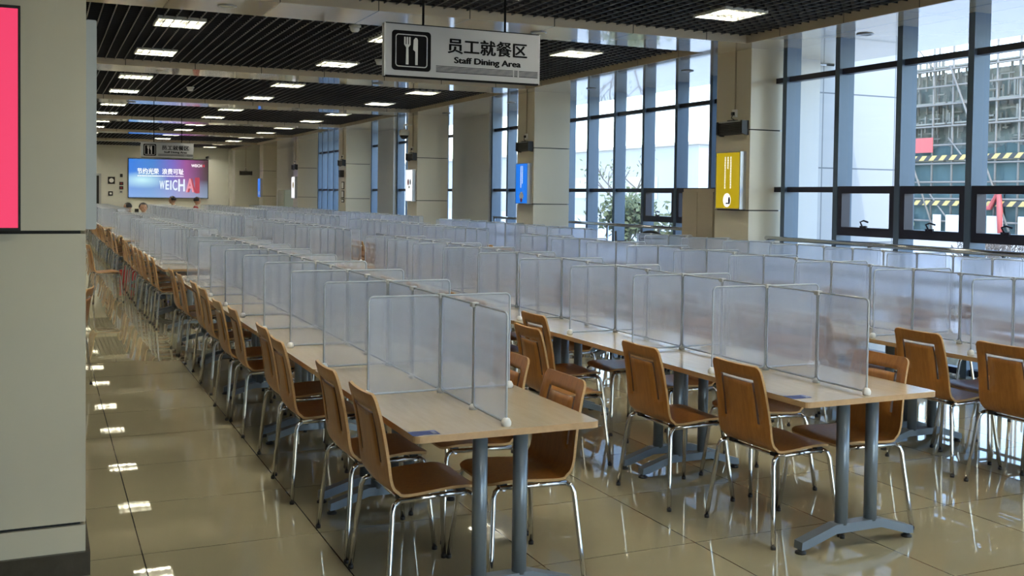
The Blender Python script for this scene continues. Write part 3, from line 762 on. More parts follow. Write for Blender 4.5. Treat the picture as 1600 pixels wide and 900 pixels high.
def heater(loc, rot, label):
    r = thing('wall_heater', label, 'heater', loc, rot, 'black louvred heaters on the pillars')
    w_, h_, d_ = 0.25, 0.145, 0.095
    obj('case', MB().box(-d_*0.5, -w_+0.03, 0.0, 0, w_-0.03, h_), 'blackmetal', r)
    for s_ in (-1, 1): obj('end_cap', MB().prism([(-d_, 0.01), (-d_*0.35, -0.012), (0.0, -0.012), (0, h_+0.012), (-d_, h_+0.012)], 'y', s_*(w_-0.015)-0.017, s_*(w_-0.015)+0.017), 'blackmetal', r)
    lv = MB()
    for k in range(7): lv.box(-d_*0.85, -w_+0.03, 0.008+k*0.019, -d_*0.5, w_-0.03, 0.018+k*0.019)
    obj('louvre', lv, 'darkgrey', r)
    obj('hood', MB().box(-d_*0.9, -w_+0.03, h_, 0, w_-0.03, h_+0.012), 'silver', r)
    obj('control', MB().box(-d_*0.8, -0.06, h_+0.012, -0.01, 0.06, h_+0.026), 'blackmetal', r)
    s_ = obj('socket', MB().box(-0.028, -0.035, h_+0.06, 0, 0.035, h_+0.15), 'white', r)
    obj('plug', MB().box(-0.055, -0.018, h_+0.08, -0.028, 0.018, h_+0.12), 'blackmetal', s_)
    obj('cable', MB().tube([(-0.045, 0, h_+0.085), (-0.05, 0.015, h_+0.05), (-0.04, -0.02, h_+0.03), (-0.04, 0, h_+0.02)], 0.006, 6), 'blackmetal', r)
    obj('conduit', MB().tube([(-0.012, 0, h_+0.15), (-0.012, 0, 3.344-loc[2])], 0.010, 6), 'taupe', r)
    return r
for k, nm in enumerate(('nearest', 'second', 'third', 'fourth', 'fifth')):
    heater((7.39, PY[k]+0.28, 2.37), 0, 'black louvred heater on the %s window pillar' % nm)
heater((7.55, 43.3, 2.33), pi/2, 'black louvred heater on the pier beside the back wall')
# poster frames and a speaker on the fourth pillar
r_ = thing('loudspeaker', 'small black loudspeaker under the heater on the fourth window pillar', 'loudspeaker', (7.39, PY[3]+0.28, 2.06))
obj('cabinet', MB().prism([(-0.12, 0.02), (0, 0), (0, 0.2), (-0.10, 0.2)], 'y', -0.07, 0.07) if False else MB().box(-0.11, -0.075, 0, 0, 0.075, 0.19), 'blackmetal', r_)
obj('grille', MB().box(-0.114, -0.062, 0.012, -0.11, 0.062, 0.178), 'darkgrey', r_)
for q, z in enumerate((1.74, 1.50, 1.38)):
    h = 0.2 if q < 2 else 0.09
    r_ = thing('notice_frame', 'black framed notice on the fourth window pillar, %s' % ('top one', 'middle one', 'small bottom one')[q], 'notice', (7.39, PY[3]+0.28, z), 0, 'notices on the fourth pillar')
    obj('frame', MB().box(-0.015, -0.12, 0, 0, 0.12, h), 'ink', r_)
    obj('sheet', MB().box(-0.0165, -0.10, 0.02, -0.015, 0.10, h-0.02), 'white', r_)
# dome camera by the third pillar
r_ = thing('dome_camera', 'white dome security camera on an arm at the third pillar', 'camera', (7.20, 21.75, 2.98))
obj('bracket', MB().tube([(0.02, 0, 0.05), (0.0, 0, 0.16), (0.10, 0, 0.17), (0.19, 0, 0.17)], 0.022, 8), 'white', r_)
obj('housing', MB().lathe([(0.05, 0.06), (0.10, 0.04), (0.115, 0.0), (0.11, -0.07)], 18), 'white', r_)
obj('lens_dome', MB().lathe([(0.095, -0.07), (0.085, -0.11), (0.05, -0.145), (0.005, -0.155)], 18), 'blackmetal', r_)
# the big left pillar: pink panel and the box seen edge-on
r_ = thing('pink_panel', 'pink lit poster box on the front of the large left pillar', 'light box', (-0.36, 4.70, 1.456))
obj('frame', MB().box(-0.275, -0.05, 0, 0.275, 0, 0.012).box(-0.275, -0.05, 0.895, 0.275, 0, 0.907).box(-0.275, -0.05, 0.012, -0.266, 0, 0.895).box(0.266, -0.05, 0.012, 0.275, 0, 0.895), 'rubber', r_)
obj('poster', MB().box(-0.266, -0.046, 0.012, 0.266, -0.004, 0.895), 'pink', r_)
r_ = thing('side_box', 'grey poster box seen edge-on at the right side of the large left pillar', 'light box', (0.162, 4.95, 1.458))
obj('case', MB().prism(rrect(0.0, 0.0, 0.043, 0.885, 0.008, 3), 'y', -0.2, 0.5), 'silverpaint', r_) if 'silverpaint' in M else None
M['silverpaint'] = pbr('grey_painted_case', (0.42, 0.45, 0.46), 0.4)
obj('case', MB().prism(rrect(0.0, 0.0, 0.043, 0.885, 0.008, 3), 'y', -0.2, 0.5), 'silverpaint', r_)
obj('poster', MB().box(0.043, -0.17, 0.03, 0.0445, 0.47, 0.855), 'white', r_)

# ================================================================== BACK WALL
def screen_material():
    m, t, b = newmat('screen_picture')
    tc = t.nodes.new('ShaderNodeTexCoord'); sp = t.nodes.new('ShaderNodeSeparateXYZ'); t.links.new(tc.outputs['Generated'], sp.inputs[0])
    r1 = t.nodes.new('ShaderNodeValToRGB'); e = r1.color_ramp.elements
    for k, (p, c) in enumerate(((0.0, (0.03, 0.20, 0.75)), (0.30, (0.05, 0.22, 0.62)), (0.55, (0.20, 0.15, 0.55)), (0.72, (0.34, 0.09, 0.30)), (0.97, (0.07, 0.025, 0.03)))):
        q = e[k] if k < 2 else e.new(p); q.position = p; q.color = (*c, 1)
    t.links.new(sp.outputs[0], r1.inputs[0])
    r2 = t.nodes.new('ShaderNodeValToRGB'); e = r2.color_ramp.elements          # from bottom to top
    for k, (p, c) in enumerate(((0.0, 0.55), (0.28, 0.38), (0.48, 0.05), (1.0, 0.0))):
        q = e[k] if k < 2 else e.new(p); q.position = p; q.color = (c, c, c, 1)
    t.links.new(sp.outputs[2], r2.inputs[0])
    mx = t.nodes.new('ShaderNodeMix'); mx.data_type = 'RGBA'; t.links.new(r2.outputs[0], mx.inputs[0]); t.links.new(r1.outputs[0], mx.inputs[6]); mx.inputs[7].default_value = (0.40, 0.58, 0.82, 1)
    mp = t.nodes.new('ShaderNodeMapping'); mp.vector_type = 'POINT'; mp.inputs['Location'].default_value = (-0.5, 0, -2.0); mp.inputs['Scale'].default_value = (3.0, 0.0, 4.4)
    t.links.new(tc.outputs['Generated'], mp.inputs[0])
    gr = t.nodes.new('ShaderNodeTexGradient'); gr.gradient_type = 'SPHERICAL'; t.links.new(mp.outputs[0], gr.inputs[0])
    m2 = t.nodes.new('ShaderNodeMix'); m2.data_type = 'RGBA'; t.links.new(gr.outputs['Fac'], m2.inputs[0]); t.links.new(mx.outputs[2], m2.inputs[6]); m2.inputs[7].default_value = (0.6, 0.95, 1.0, 1)
    t.links.new(m2.outputs[2], b.inputs['Emission Color']); b.inputs['Emission Strength'].default_value = 2**-EXPO
    b.inputs['Base Color'].default_value = (0.01, 0.01, 0.01, 1); b.inputs['Roughness'].default_value = 0.3
    M['screen'] = m
screen_material()
M['li1'] = emit('pale_blue_letter', (0.75, 0.85, 1.0), 1.0); M['li2'] = emit('pink_letter', (0.80, 0.32, 0.40), 0.9); M['li3'] = emit('dark_red_letter', (0.42, 0.06, 0.09), 0.9)
M['redlit'] = emit('red_lit_mark', (0.7, 0.03, 0.05), 0.9)
SX0, SX1, SZ0, SZ1 = 3.10, 6.16, 1.36, 2.90
r_ = thing('video_screen', 'large video screen on the back wall with blue and purple picture', 'screen', ((SX0+SX1)/2, YB, SZ0))
sw, sh = SX1-SX0, SZ1-SZ0
obj('bezel', MB().box(-sw/2-0.03, -0.06, -0.03, sw/2+0.03, 0, sh+0.03), 'blackmetal', r_)
obj('display', MB().box(-sw/2, -0.064, 0, sw/2, -0.058, sh), 'screen', r_)
def SP(u, v): return ((u-0.5)*sw, (1-v)*sh)
for txt, u0, u1 in (('\u8282\u7ea6\u5149\u8363', 0.105, 0.375), ('\u6d6a\u8d39\u53ef\u803b', 0.415, 0.69)):
    a, z = SP((u0+u1)/2, 0.315); lettering('headline', txt, (u1-u0)*sw, 0.155*sh, 'letterlit', r_, (a, -0.0645, z), 0.018)
sm = MB(); rnd = random.Random(9); u = 0.11
while u < 0.685:
    du = rnd.uniform(0.004, 0.012); a, z = SP(u, 0.435); sm.box(a, -0.0655, z-0.022, a+du*sw, -0.064, z+0.018); u += du+0.004
obj('subtitle', sm, 'letterlit', r_)
u = 0.385
for k, ch_ in enumerate('WEICHAI'):
    wd = (0.062, 0.046, 0.018, 0.062, 0.085, 0.105, 0.038)[k]; hh = (0.22, 0.24, 0.25, 0.28, 0.33, 0.37, 0.42)[k]
    a, z = SP(u+wd/2, 0.67); mat = 'li1' if k < 5 else ('li2' if k == 5 else 'li3')
    lettering('big_letter', ch_, wd*sw, hh*sh, mat, r_, (a, -0.065, z), 0.03)
    if k >= 5: lettering('letter_side', ch_, wd*sw, hh*sh, 'li3', r_, (a+0.07, -0.0642, z), 0.03)
    u += wd+0.012
a, z = SP(0.855, 0.145); lettering('logo', 'WEICH', 0.135*sw, 0.075*sh, 'letterlit', r_, (a, -0.0645, z), 0.02)
a, z = SP(0.945, 0.145); lettering('logo_end', 'AI', 0.03*sw, 0.07*sh, 'redlit', r_, (a, -0.0645, z), 0.02)
def wall_item(name, label, cat, px, x, z, w_, h_, mat='blackmetal', face='white'):
    r = thing(name, label, cat, (x, YB, z))
    obj('frame', MB().box(-w_/2, -0.03, -h_/2, w_/2, 0, h_/2), mat, r)
    if name == 'wall_clock': obj('dial', MB().prism([(0.34*w_*math.cos(2*pi*k/20), 0.34*w_*math.sin(2*pi*k/20)) for k in range(20)][::-1], 'y', -0.034, -0.03), face, r)
    else: obj('panel', MB().box(-w_*0.25, -0.033, -h_*0.22, w_*0.25, -0.03, h_*0.22), face, r)
wall_item('wall_clock', 'square black clock with round white dial on the back wall', 'clock', 0, 2.46, 2.02, 0.26, 0.28)
wall_item('exit_plate', 'small black plate with white mark low on the back wall', 'plate', 0, 2.43, 1.50, 0.17, 0.17)
wall_item('alarm_box', 'topmost small dark box on the back wall left of the screen', 'wall box', 0, 2.83, 2.22, 0.10, 0.13, face='darkgrey')
wall_item('fire_alarm', 'upper red and black alarm button on the back wall', 'wall box', 0, 2.83, 1.90, 0.15, 0.13, face='redcloth')
wall_item('alarm_button', 'lower red and black alarm button on the back wall', 'wall box', 0, 2.83, 1.73, 0.15, 0.13, face='redcloth')
wall_item('alarm_bell', 'lowest small grey device on the back wall left of the screen', 'wall box', 0, 2.82, 1.57, 0.12, 0.10, 'silver', 'darkgrey')
d_ = struct(thing('door_1', 'dark doorway', 'door', (1.78, YB, 0))); del d_['label']; del d_['category']
obj('leaf', MB().box(-0.14, -0.04, 0, 0.22, 0, 2.2), 'blackmetal', d_)
obj('frame', MB().box(0.22, -0.06, 0, 0.30, 0, 2.28).box(-0.22, -0.06, 2.2, 0.30, 0, 2.28), 'silver', d_)
r_ = thing('security_camera', 'small black security camera high on the back wall', 'camera', (6.15, YB-0.05, 3.05))
obj('mount', MB().box(-0.03, -0.02, -0.03, 0.03, 0.05, 0.03), 'white', r_)
obj('barrel', MB().tube([(0.02, -0.02, 0), (-0.06, -0.18, -0.04)], 0.045, 10), 'blackmetal', r_)

# cabinets, rail, floor scrubber ------------------------------------------
def cabinet(name, label, x0, y0, x1, y1, h, mat):
    r = thing(name, label, 'cabinet', ((x0+x1)/2, (y0+y1)/2, 0)); a, b = (x1-x0)/2, (y1-y0)/2
    obj('body', MB().prism(rrect(-a, -b, a, b, 0.03, 3), 'z', 0.06, h), mat, r)
    obj('plinth', MB().box(-a+0.02, -b+0.02, 0, a-0.02, b-0.02, 0.06), 'blackmetal', r)
    for q in (-1, 1):
        d = obj('door', MB().box(-a-0.018, min(0.005*q, q*(b-0.02)), 0.10, -a, max(0.005*q, q*(b-0.02)), h-0.04), mat, r)
        obj('handle', MB().tube([(-a-0.03, q*0.05, h*0.5), (-a-0.03, q*0.05, h*0.5+0.14)], 0.008, 6), 'silver', d)
    obj('vent', MB().box(-a*0.6, b, h-0.32, a*0.6, b+0.012, h-0.10), 'blackmetal', r)
cabinet('tall_cabinet', 'taupe floor cabinet beside the windows behind the nearest window pillar', 7.46, 10.52, 7.95, 11.22, 1.74, 'taupe')
cabinet('tall_cabinet', 'olive floor cabinet near the fifth window pillar at the far end', 7.42, 35.2, 8.0, 36.2, 1.72, 'olive')
def rail(x, y0, y1, label):
    r = thing('hand_rail', label, 'rail', (x, y0, 0), 0, 'metal rails along the windows'); ln = y1-y0
    obj('top_bar', MB().tube([(0, 0, 1.18), (0, ln, 1.18)], 0.025, 10), 'chrome', r)
    n = max(2, int(ln/1.5)+1)
    for k in range(n): obj('post', MB().tube([(0, 0.03+(ln-0.06)*k/(n-1), 0), (0, 0.03+(ln-0.06)*k/(n-1), 1.16)], 0.019, 8), 'chrome', r)
    obj('lower_bar', MB().tube([(0, 0.03, 0.55), (0, ln-0.03, 0.55)], 0.014, 8), 'chrome', r)
rail(7.52, 4.75, 9.6, 'metal hand rail in front of the nearest windows')
rail(8.35, 11.6, 19.4, 'metal hand rail in front of the second stretch of windows')
r_ = thing('floor_scrubber', 'ride-on floor scrubber with black steering handle in the gap of the window row', 'floor scrubber', (7.30, 11.75, 0), -0.4)
obj('body', MB().prism(rrect(-0.24, -0.42, 0.24, 0.30, 0.10), 'z', 0.12, 0.62).prism(rrect(-0.20, -0.40, 0.20, -0.02, 0.08), 'z', 0.62, 0.86), 'darkgrey', r_)
obj('tank', MB().prism(rrect(-0.21, 0.0, 0.21, 0.28, 0.06), 'z', 0.62, 0.72), 'signface', r_)
for x_, y_ in ((-0.2, -0.28), (0.2, -0.28), (-0.2, 0.2), (0.2, 0.2)): obj('wheel', MB().tube([(x_-0.03, y_, 0.11), (x_+0.03, y_, 0.11)], 0.11, 16), 'rubber', r_)
obj('squeegee', MB().prism([(-0.36, -0.52), (0.36, -0.52), (0.30, -0.46), (-0.30, -0.46)], 'z', 0.01, 0.06), 'rubber', r_)
obj('steering_column', MB().tube([(0, 0.05, 0.70), (0, -0.12, 1.03)], 0.03, 8), 'blackmetal', r_)
wh = MB(); pts = []
for k in range(20):
    a = 2*pi*k/20; pts.append((0.15*math.cos(a), -0.14+0.07*math.sin(a), 1.09+0.085*math.sin(a)))
wh.tube(pts, 0.018, 8, closed=True); wh.tube([pts[0], pts[10]], 0.014, 6); wh.tube([(0, -0.14, 1.09), pts[15]], 0.014, 6)
obj('steering_handle', wh, 'rubber', r_)
obj('control_arm', MB().tube([(-0.05, 0.0, 0.98), (-0.30, 0.18, 1.02), (-0.42, 0.22, 1.02)], 0.022, 8), 'rubber', r_)
obj('aerial', MB().tube([(-0.40, 0.22, 0.72), (-0.42, 0.22, 1.17)], 0.014, 6), 'rubber', r_)

# ================================================================== PEOPLE
def seated_person(label, loc, rot, top, lean=0.0, turn=0.0, tall=1.0):
    """one continuous skinned body with hair and a collar as children; forward is local +x"""
    mb = MB()
    def cap(a, b, ra, rb, n=12):
        """limb segment: a tapered tube with round ends"""
        a, b = Vector(a), Vector(b); t = (b-a).normalized() if (b-a).length > 1e-6 else Vector((0, 0, 1)); pts, rr = [], []
        for k in range(5): q = pi/2*(1-k/4); pts.append(a-t*ra*math.sin(q)*0.999); rr.append(max(0.0015, ra*math.cos(q)))
        for k in range(5): q = pi/2*k/4; pts.append(b+t*rb*math.sin(q)*0.999); rr.append(max(0.0015, rb*math.cos(q)))
        mb.tube(pts, rr, n)
    def chain(ps, rs):
        for k in range(len(ps)-1): cap(ps[k], ps[k+1], rs[k], rs[k+1])
    def lp(x, y, z):                       # lean the trunk forward about the hips
        dz = z-0.52; return (x+math.sin(lean)*dz, y, 0.52+math.cos(lean)*dz)
    hx = lambda d, z, sd=0: lp(0.03+d*math.cos(turn)-sd*math.sin(turn), d*math.sin(turn)+sd*math.cos(turn), z)
    for s in (-1, 1):                      # the trunk is wider than it is deep
        chain([lp(0, 0.065*s, 0.53), lp(0.01, 0.050*s, 0.68), lp(-0.005, 0.062*s, 0.86), lp(-0.01, 0.075*s, 0.945)], [0.108, 0.098, 0.106, 0.088])
    chain([lp(-0.01, 0, 0.93), lp(-0.005, 0, 1.0), lp(0.012, 0, 1.06), lp(0.022, 0, 1.10)], [0.10, 0.070, 0.052, 0.050])
    chain([hx(0.012, 1.135), hx(0.018, 1.165), hx(0.004, 1.215)], [0.055, 0.072, 0.092])        # jaw to skull
    chain([hx(-0.02, 1.20), hx(0.004, 1.225)], [0.085, 0.090])
    chain([hx(0.088, 1.195), hx(0.101, 1.168)], [0.009, 0.014])                                # nose
    cap(hx(0.075, 1.120), hx(0.080, 1.120), 0.020, 0.016)                                       # chin
    for s in (-1, 1):
        chain([hx(-0.005, 1.165, 0.082*s), hx(-0.012, 1.195, 0.090*s)], [0.012, 0.016])        # ears
        sh, el, wr_ = lp(-0.01, 0.168*s, 0.955), (0.08+0.25*math.sin(lean), 0.225*s, 0.755), (0.34+0.2*math.sin(lean), 0.135*s, 0.775)
        chain([lp(-0.005, 0.05*s, 0.985), sh, el, wr_], [0.062, 0.066, 0.046, 0.028])
        px_, py_ = wr_[0]+0.055, wr_[1]-0.015*s
        for o_ in (-0.022, 0.0, 0.022): cap(wr_, (px_+0.030, py_+o_, 0.775), 0.020, 0.015)      # palm
        for o_, ln in ((-0.031, 0.062), (-0.011, 0.076), (0.010, 0.072), (0.031, 0.056)):
            chain([(px_+0.03, py_+o_, 0.777), (px_+0.035+ln*0.55, py_+o_*1.15, 0.778), (px_+0.035+ln, py_+o_*1.2, 0.764)], [0.0105, 0.0095, 0.0085])
        chain([(px_-0.01, py_-0.022*s, 0.775), (px_+0.018, py_-0.052*s, 0.774), (px_+0.046, py_-0.058*s, 0.768)], [0.013, 0.011, 0.009])
        chain([(0.02, 0.085*s, 0.51), (0.43, 0.11*s, 0.505), (0.40, 0.11*s, 0.11)], [0.098, 0.066, 0.042])
        chain([(0.385, 0.11*s, 0.05), (0.53, 0.125*s, 0.038)], [0.046, 0.036])
    me = mb.mesh('person', 'skin'); o = bpy.data.objects.new('person', me); COL.objects.link(o)
    md = o.modifiers.new('join', 'REMESH'); md.mode = 'VOXEL'; md.voxel_size = 0.0075
    sm_ = o.modifiers.new('soft', 'SMOOTH'); sm_.factor = 0.5; sm_.iterations = 5
    bpy.context.view_layer.update()
    ev = bpy.data.meshes.new_from_object(o.evaluated_get(bpy.context.evaluated_depsgraph_get()))
    o.modifiers.clear(); o.data = ev
    ev.materials.clear(); ev.materials.append(M[top]); ev.materials.append(M['skin'])
    zc = lp(0, 0, 1.055)[2]; hxp = 0.345+0.2*math.sin(lean)
    for p in ev.polygons:
        c = p.center
        if c.z > zc or (c.x > hxp and 0.70 < c.z < 0.85 and abs(c.y) < 0.2): p.material_index = 1
        p.use_smooth = True
    o.location = loc; o.rotation_euler = (0, 0, rot); o.scale = (tall, tall, tall); tag(o, label, 'person')
    hm = MB(); n = 16; rings = []; c0 = Vector(hx(-0.014, 1.222)); verts = []; faces = []
    for i in range(8):
        ph = i/7*1.75
        for k in range(n):
            a = 2*pi*k/n; d = Vector((math.sin(ph)*math.cos(a), math.sin(ph)*math.sin(a), math.cos(ph)))
            rel = math.cos(a-turn)
            lim = 1.0
            if ph > 1.0 and rel > 0.55: d = Vector((math.sin(1.0)*math.cos(a), math.sin(1.0)*math.sin(a), math.cos(1.0)+0.02*(ph-1)))
            verts.append(c0+Vector((d.x*0.112, d.y*0.108, d.z*0.115)))
    for i in range(7):
        for k in range(n): faces.append((i*n+k, i*n+(k+1) % n, (i+1)*n+(k+1) % n, (i+1)*n+k))
    obj('hair', hm.add(verts, faces, 0, True), 'hair', o)
    for s in (-1, 1):
        ex = hx(0.083, 1.205, 0.033*s)
        obj('eye', MB().lathe([(0.003, -0.006), (0.009, -0.003), (0.009, 0.003), (0.003, 0.006)], 8, ex), 'hair', o)
    q = hx(0.086, 1.142); obj('mouth', MB().obox(q, (math.cos(turn)*0.005, math.sin(turn)*0.005, 0), (-math.sin(turn)*0.020, math.cos(turn)*0.020, 0), (0, 0, 0.0035)), 'lip', o)
    cl = MB(); cc = lp(0.012, 0, 1.05)
    cl.tube([(cc[0]+0.058*math.cos(2*pi*k/14), cc[1]+0.058*math.sin(2*pi*k/14), cc[2]-0.015*math.cos(2*pi*k/14)) for k in range(14)], 0.013, 6, closed=True)
    obj('collar', cl, 'shirt', o)
    return o
seated_person('person in dark suit and white collar seated at the leftmost row, facing right', (2.28, 27.3, 0), -1.9, 'suit', 0.05, 0.5)
seated_person('person seen from behind as a round black head of hair, bent over the leftmost tables', (2.30, 29.82, 0), pi, 'suit', 0.30, 0.0)
seated_person('person in dark jacket leaning forward near the screen, facing left', (4.14, 36.93, 0), pi, 'navy', 0.16, 0.0, 1.10)
seated_person('person in red top with white collar seated below the right half of the screen', (4.74, 36.93, 0), 0.0, 'redcloth', 0.06, 0.0, 1.08)
for lab, x, y, rz in (('chair under the person in the dark suit', 2.24, 27.38, -1.9), ('chair under the person bent over the leftmost tables', 2.27, 29.82, pi), ('chair under the person in the dark jacket', 4.11, 36.93, pi), ('chair under the person in the red top', 4.77, 36.93, 0)):
    place(CHF, 'dining_chair', 'beech plywood ' + lab, 'chair', (x, y, 0), rz, 'plywood chairs at the tables')
r_ = thing('phone_stand', 'small black phone on a stand near the person in the suit', 'phone', (2.02, 26.2, TZ))
obj('base', MB().prism(rrect(-0.05, -0.05, 0.05, 0.05, 0.01), 'z', 0, 0.012), 'rubber', r_)
obj('stem', MB().tube([(0, 0, 0.01), (0, 0.0, 0.34)], 0.007, 6), 'rubber', r_)
obj('phone', MB().obox((0, -0.01, 0.40), (0.045, 0, 0), (0, 0.004, 0.002), (0.0, -0.03, 0.075)), 'blackmetal', r_)

# ================================================================== OUTSIDE
M['ground'] = pbr('pale_paving', (0.55, 0.54, 0.50), 0.8, noise=0.1, nscale=0.5)
M['outwall'] = lined('white_outer_cladding', (0.38, 0.39, 0.40), (0.10, 0.12, 0.14), [('Z', 0.955, 0.12, 0.018), ('X', 1.20, 10.238, 0.016), ('Y', 1.2, 0.3, 0.016)], 0.35, 0.02)
M['bldg'] = pbr('pale_building', (0.5, 0.5, 0.49), 0.8)
M['net'] = pbr('green_safety_net', (0.10, 0.155, 0.15), 0.8, noise=0.35, nscale=0.9, stretch=(1, 1, 0.5))
M['pole'] = pbr('weathered_scaffold_pole', (0.24, 0.22, 0.19), 0.6, metal=0.0)
M['plank'] = pbr('timber_plank', (0.30, 0.28, 0.23), 0.8)
M['signred'] = pbr('faded_red_board', (0.62, 0.13, 0.12), 0.6)
M['leaf'] = pbr('dusty_green_leaf', (0.16, 0.19, 0.09), 0.7, noise=0.4, nscale=3)
M['twig'] = pbr('grey_bark', (0.22, 0.19, 0.16), 0.9)
def clutter():
    m, t, b = newmat('unfinished_facade')
    tc = t.nodes.new('ShaderNodeTexCoord'); mp = t.nodes.new('ShaderNodeMapping'); mp.inputs['Scale'].default_value = (1, 2.6, 1.5)
    v_ = t.nodes.new('ShaderNodeTexVoronoi'); v_.inputs['Scale'].default_value = 1.5; v_.distance = 'CHEBYCHEV'
    t.links.new(tc.outputs['Object'], mp.inputs[0]); t.links.new(mp.outputs[0], v_.inputs['Vector'])
    rp = t.nodes.new('ShaderNodeValToRGB'); e = rp.color_ramp.elements
    e[0].position = 0.0; e[0].color = (0.20, 0.21, 0.19, 1); e[1].position = 1.0; e[1].color = (0.42, 0.39, 0.33, 1)
    q = e.new(0.45); q.color = (0.24, 0.27, 0.23, 1)
    n = t.nodes.new('ShaderNodeSeparateColor'); t.links.new(v_.outputs['Color'], n.inputs[0]); t.links.new(n.outputs[0], rp.inputs[0])
    t.links.new(rp.outputs[0], b.inputs['Base Color']); b.inputs['Roughness'].default_value = 0.9
    M['facade'] = m
clutter()
def hazard():
    m, t, b = newmat('hazard_stripe')
    tc = t.nodes.new('ShaderNodeTexCoord'); sp = t.nodes.new('ShaderNodeSeparateXYZ'); t.links.new(tc.outputs['Object'], sp.inputs[0])
    ad = t.nodes.new('ShaderNodeMath'); t.links.new(sp.outputs[1], ad.inputs[0]); t.links.new(sp.outputs[2], ad.inputs[1])
    k = line_mask(t, ad.outputs[0], 0.62, 0, 0.31)
    mx = t.nodes.new('ShaderNodeMix'); mx.data_type = 'RGBA'; t.links.new(k, mx.inputs[0]); mx.inputs[6].default_value = (0.62, 0.45, 0.16, 1); mx.inputs[7].default_value = (0.05, 0.05, 0.05, 1)
    t.links.new(mx.outputs[2], b.inputs['Base Color']); M['hazard'] = m
hazard()
struct(obj('ground', MB().box(9.2, -60, -0.3, 220, 220, -0.15).box(-60, -60, -0.3, 9.2, YN-0.3, -0.15), 'ground'))
# wing of the same building, seen through the nearest windows
wing = thing('building_wing', 'white clad wing of the building seen through the nearest windows', 'building', (9.3, 11.0, 0))
obj('cladding', MB().box(7.95, 10.45, -0.1, 10.40, 10.60, 3.33).box(9.21, 10.45, 3.33, 10.40, 10.60, 6.5), 'outwall', wing, (-9.3, -11.0, 0))
obj('coping', MB().box(9.21, 10.42, 6.5, 10.43, 10.63, 6.6), 'silver', wing, (-9.3, -11.0, 0))
# scaffolded building
SXC = 40.0
sc_ = thing('scaffolded_building', 'unfinished building behind scaffold and green netting outside the right windows', 'building', (SXC, 38, -0.15))
def so(name, mb, mat): return obj(name, mb, mat, sc_, (-SXC, -38, 0.15))
so('facade', MB().box(SXC+1.2, 24, -0.15, SXC+9, 52, 8.0), 'facade')
rnd = random.Random(4)
for a, b in ((24, 34.2), (34.2, 41.0), (41.0, 52)):
    nmb = MB(); ny = 24; nz = 8; vs = []; fs = []
    for i in range(nz+1):
        for j in range(ny+1):
            y = a+(b-a)*j/ny; z = -0.1+4.35*i/nz
            vs.append((SXC+0.25+0.10*math.sin(j*1.7+i)*math.sin(i*2.1), y, z+(0.12*math.sin(j*0.9+a) if i == nz else 0)))
    vs2 = [(x+0.02, y, z) for x, y, z in vs]; n0 = len(vs)
    for i in range(nz):
        for j in range(ny):
            q = (i*(ny+1)+j, i*(ny+1)+j+1, (i+1)*(ny+1)+j+1, (i+1)*(ny+1)+j); fs.append(q); fs.append(tuple(n0+k for k in q[::-1]))
    so('netting', nmb.add(vs+vs2, fs, 0, True), 'net')
y = 25.0; poles = []
while y < 51: poles.append(y); y += rnd.choice((1.25, 1.4, 1.6))
for y in poles: so('scaffold_pole', MB().tube([(SXC, y, -0.1), (SXC+rnd.uniform(-.05, .05), y, rnd.uniform(9.3, 13.0))], 0.055, 6), 'pole')
for y in poles[::2]: so('inner_pole', MB().tube([(SXC+0.9, y+0.5, -0.1), (SXC+0.9, y+0.5, rnd.uniform(9.0, 12.5))], 0.055, 6), 'pole')
for z in (0.7, 1.75, 2.55, 3.45, 4.4, 5.3, 6.3, 7.2, 8.05): so('ledger', MB().tube([(SXC-0.06, 24.5, z), (SXC-0.06, 38, z+rnd.uniform(-.06, .06)), (SXC-0.06, 51.5, z)], 0.05, 6), 'pole')
for y0_ in (27.5, 33.6, 38.0, 43.0): so('brace', MB().tube([(SXC-0.12, y0_, 0.3), (SXC-0.12, y0_+3.6, 8.2)], 0.05, 6), 'pole')
for y0_, z0_ in ((35.6, 3.0), (39.0, 2.6), (36.8, 0.4), (40.2, 0.4), (38.3, 8.2), (35.2, 8.3)): so('brace', MB().tube([(SXC-0.1, y0_, z0_), (SXC-0.1, y0_+1.6, z0_+1.7)], 0.04, 6), 'pole')
for z in (3.55, 5.35, 6.35, 8.1):
    pk = MB()
    for k in range(12): y = 25+k*2.1; pk.box(SXC+0.05, y, z+rnd.uniform(0, .05), SXC+1.0, y+1.95, z+0.12)
    so('plank_deck', pk, 'plank')
for z in (1.42, 3.62): so('hazard_board', MB().box(SXC-0.14, 25, z, SXC-0.10, 51, z+0.24), 'hazard')
so('red_board', MB().box(SXC-0.13, 38.15, 4.02, SXC-0.10, 39.25, 4.75), 'signred')
pnl = MB()
for k, y in enumerate((32.6, 33.9, 35.0, 36.3, 37.5, 39.3)): pnl.box(SXC-0.16, y, 0.15, SXC-0.14, y+(0.9 if k % 2 else 0.5), 0.98)
so('site_panel', pnl, 'white')
so('red_banner', MB().prism([(33.9, 0.2), (34.15, 0.2), (34.25, 2.1), (33.9, 2.2), (34.9, 1.5), (35.4, 2.2), (35.2, 1.4), (34.6, 1.1)], 'x', SXC-0.2, SXC-0.17) if False else
   MB().tube([(SXC-0.2, 34.0, 0.2), (SXC-0.2, 34.05, 1.2), (SXC-0.22, 34.1, 2.1), (SXC-0.2, 34.6, 1.35), (SXC-0.2, 35.3, 1.3), (SXC-0.2, 35.6, 2.2)], [0.12, 0.14, 0.16, 0.12, 0.14, 0.10], 6), 'signred')
upl = MB()
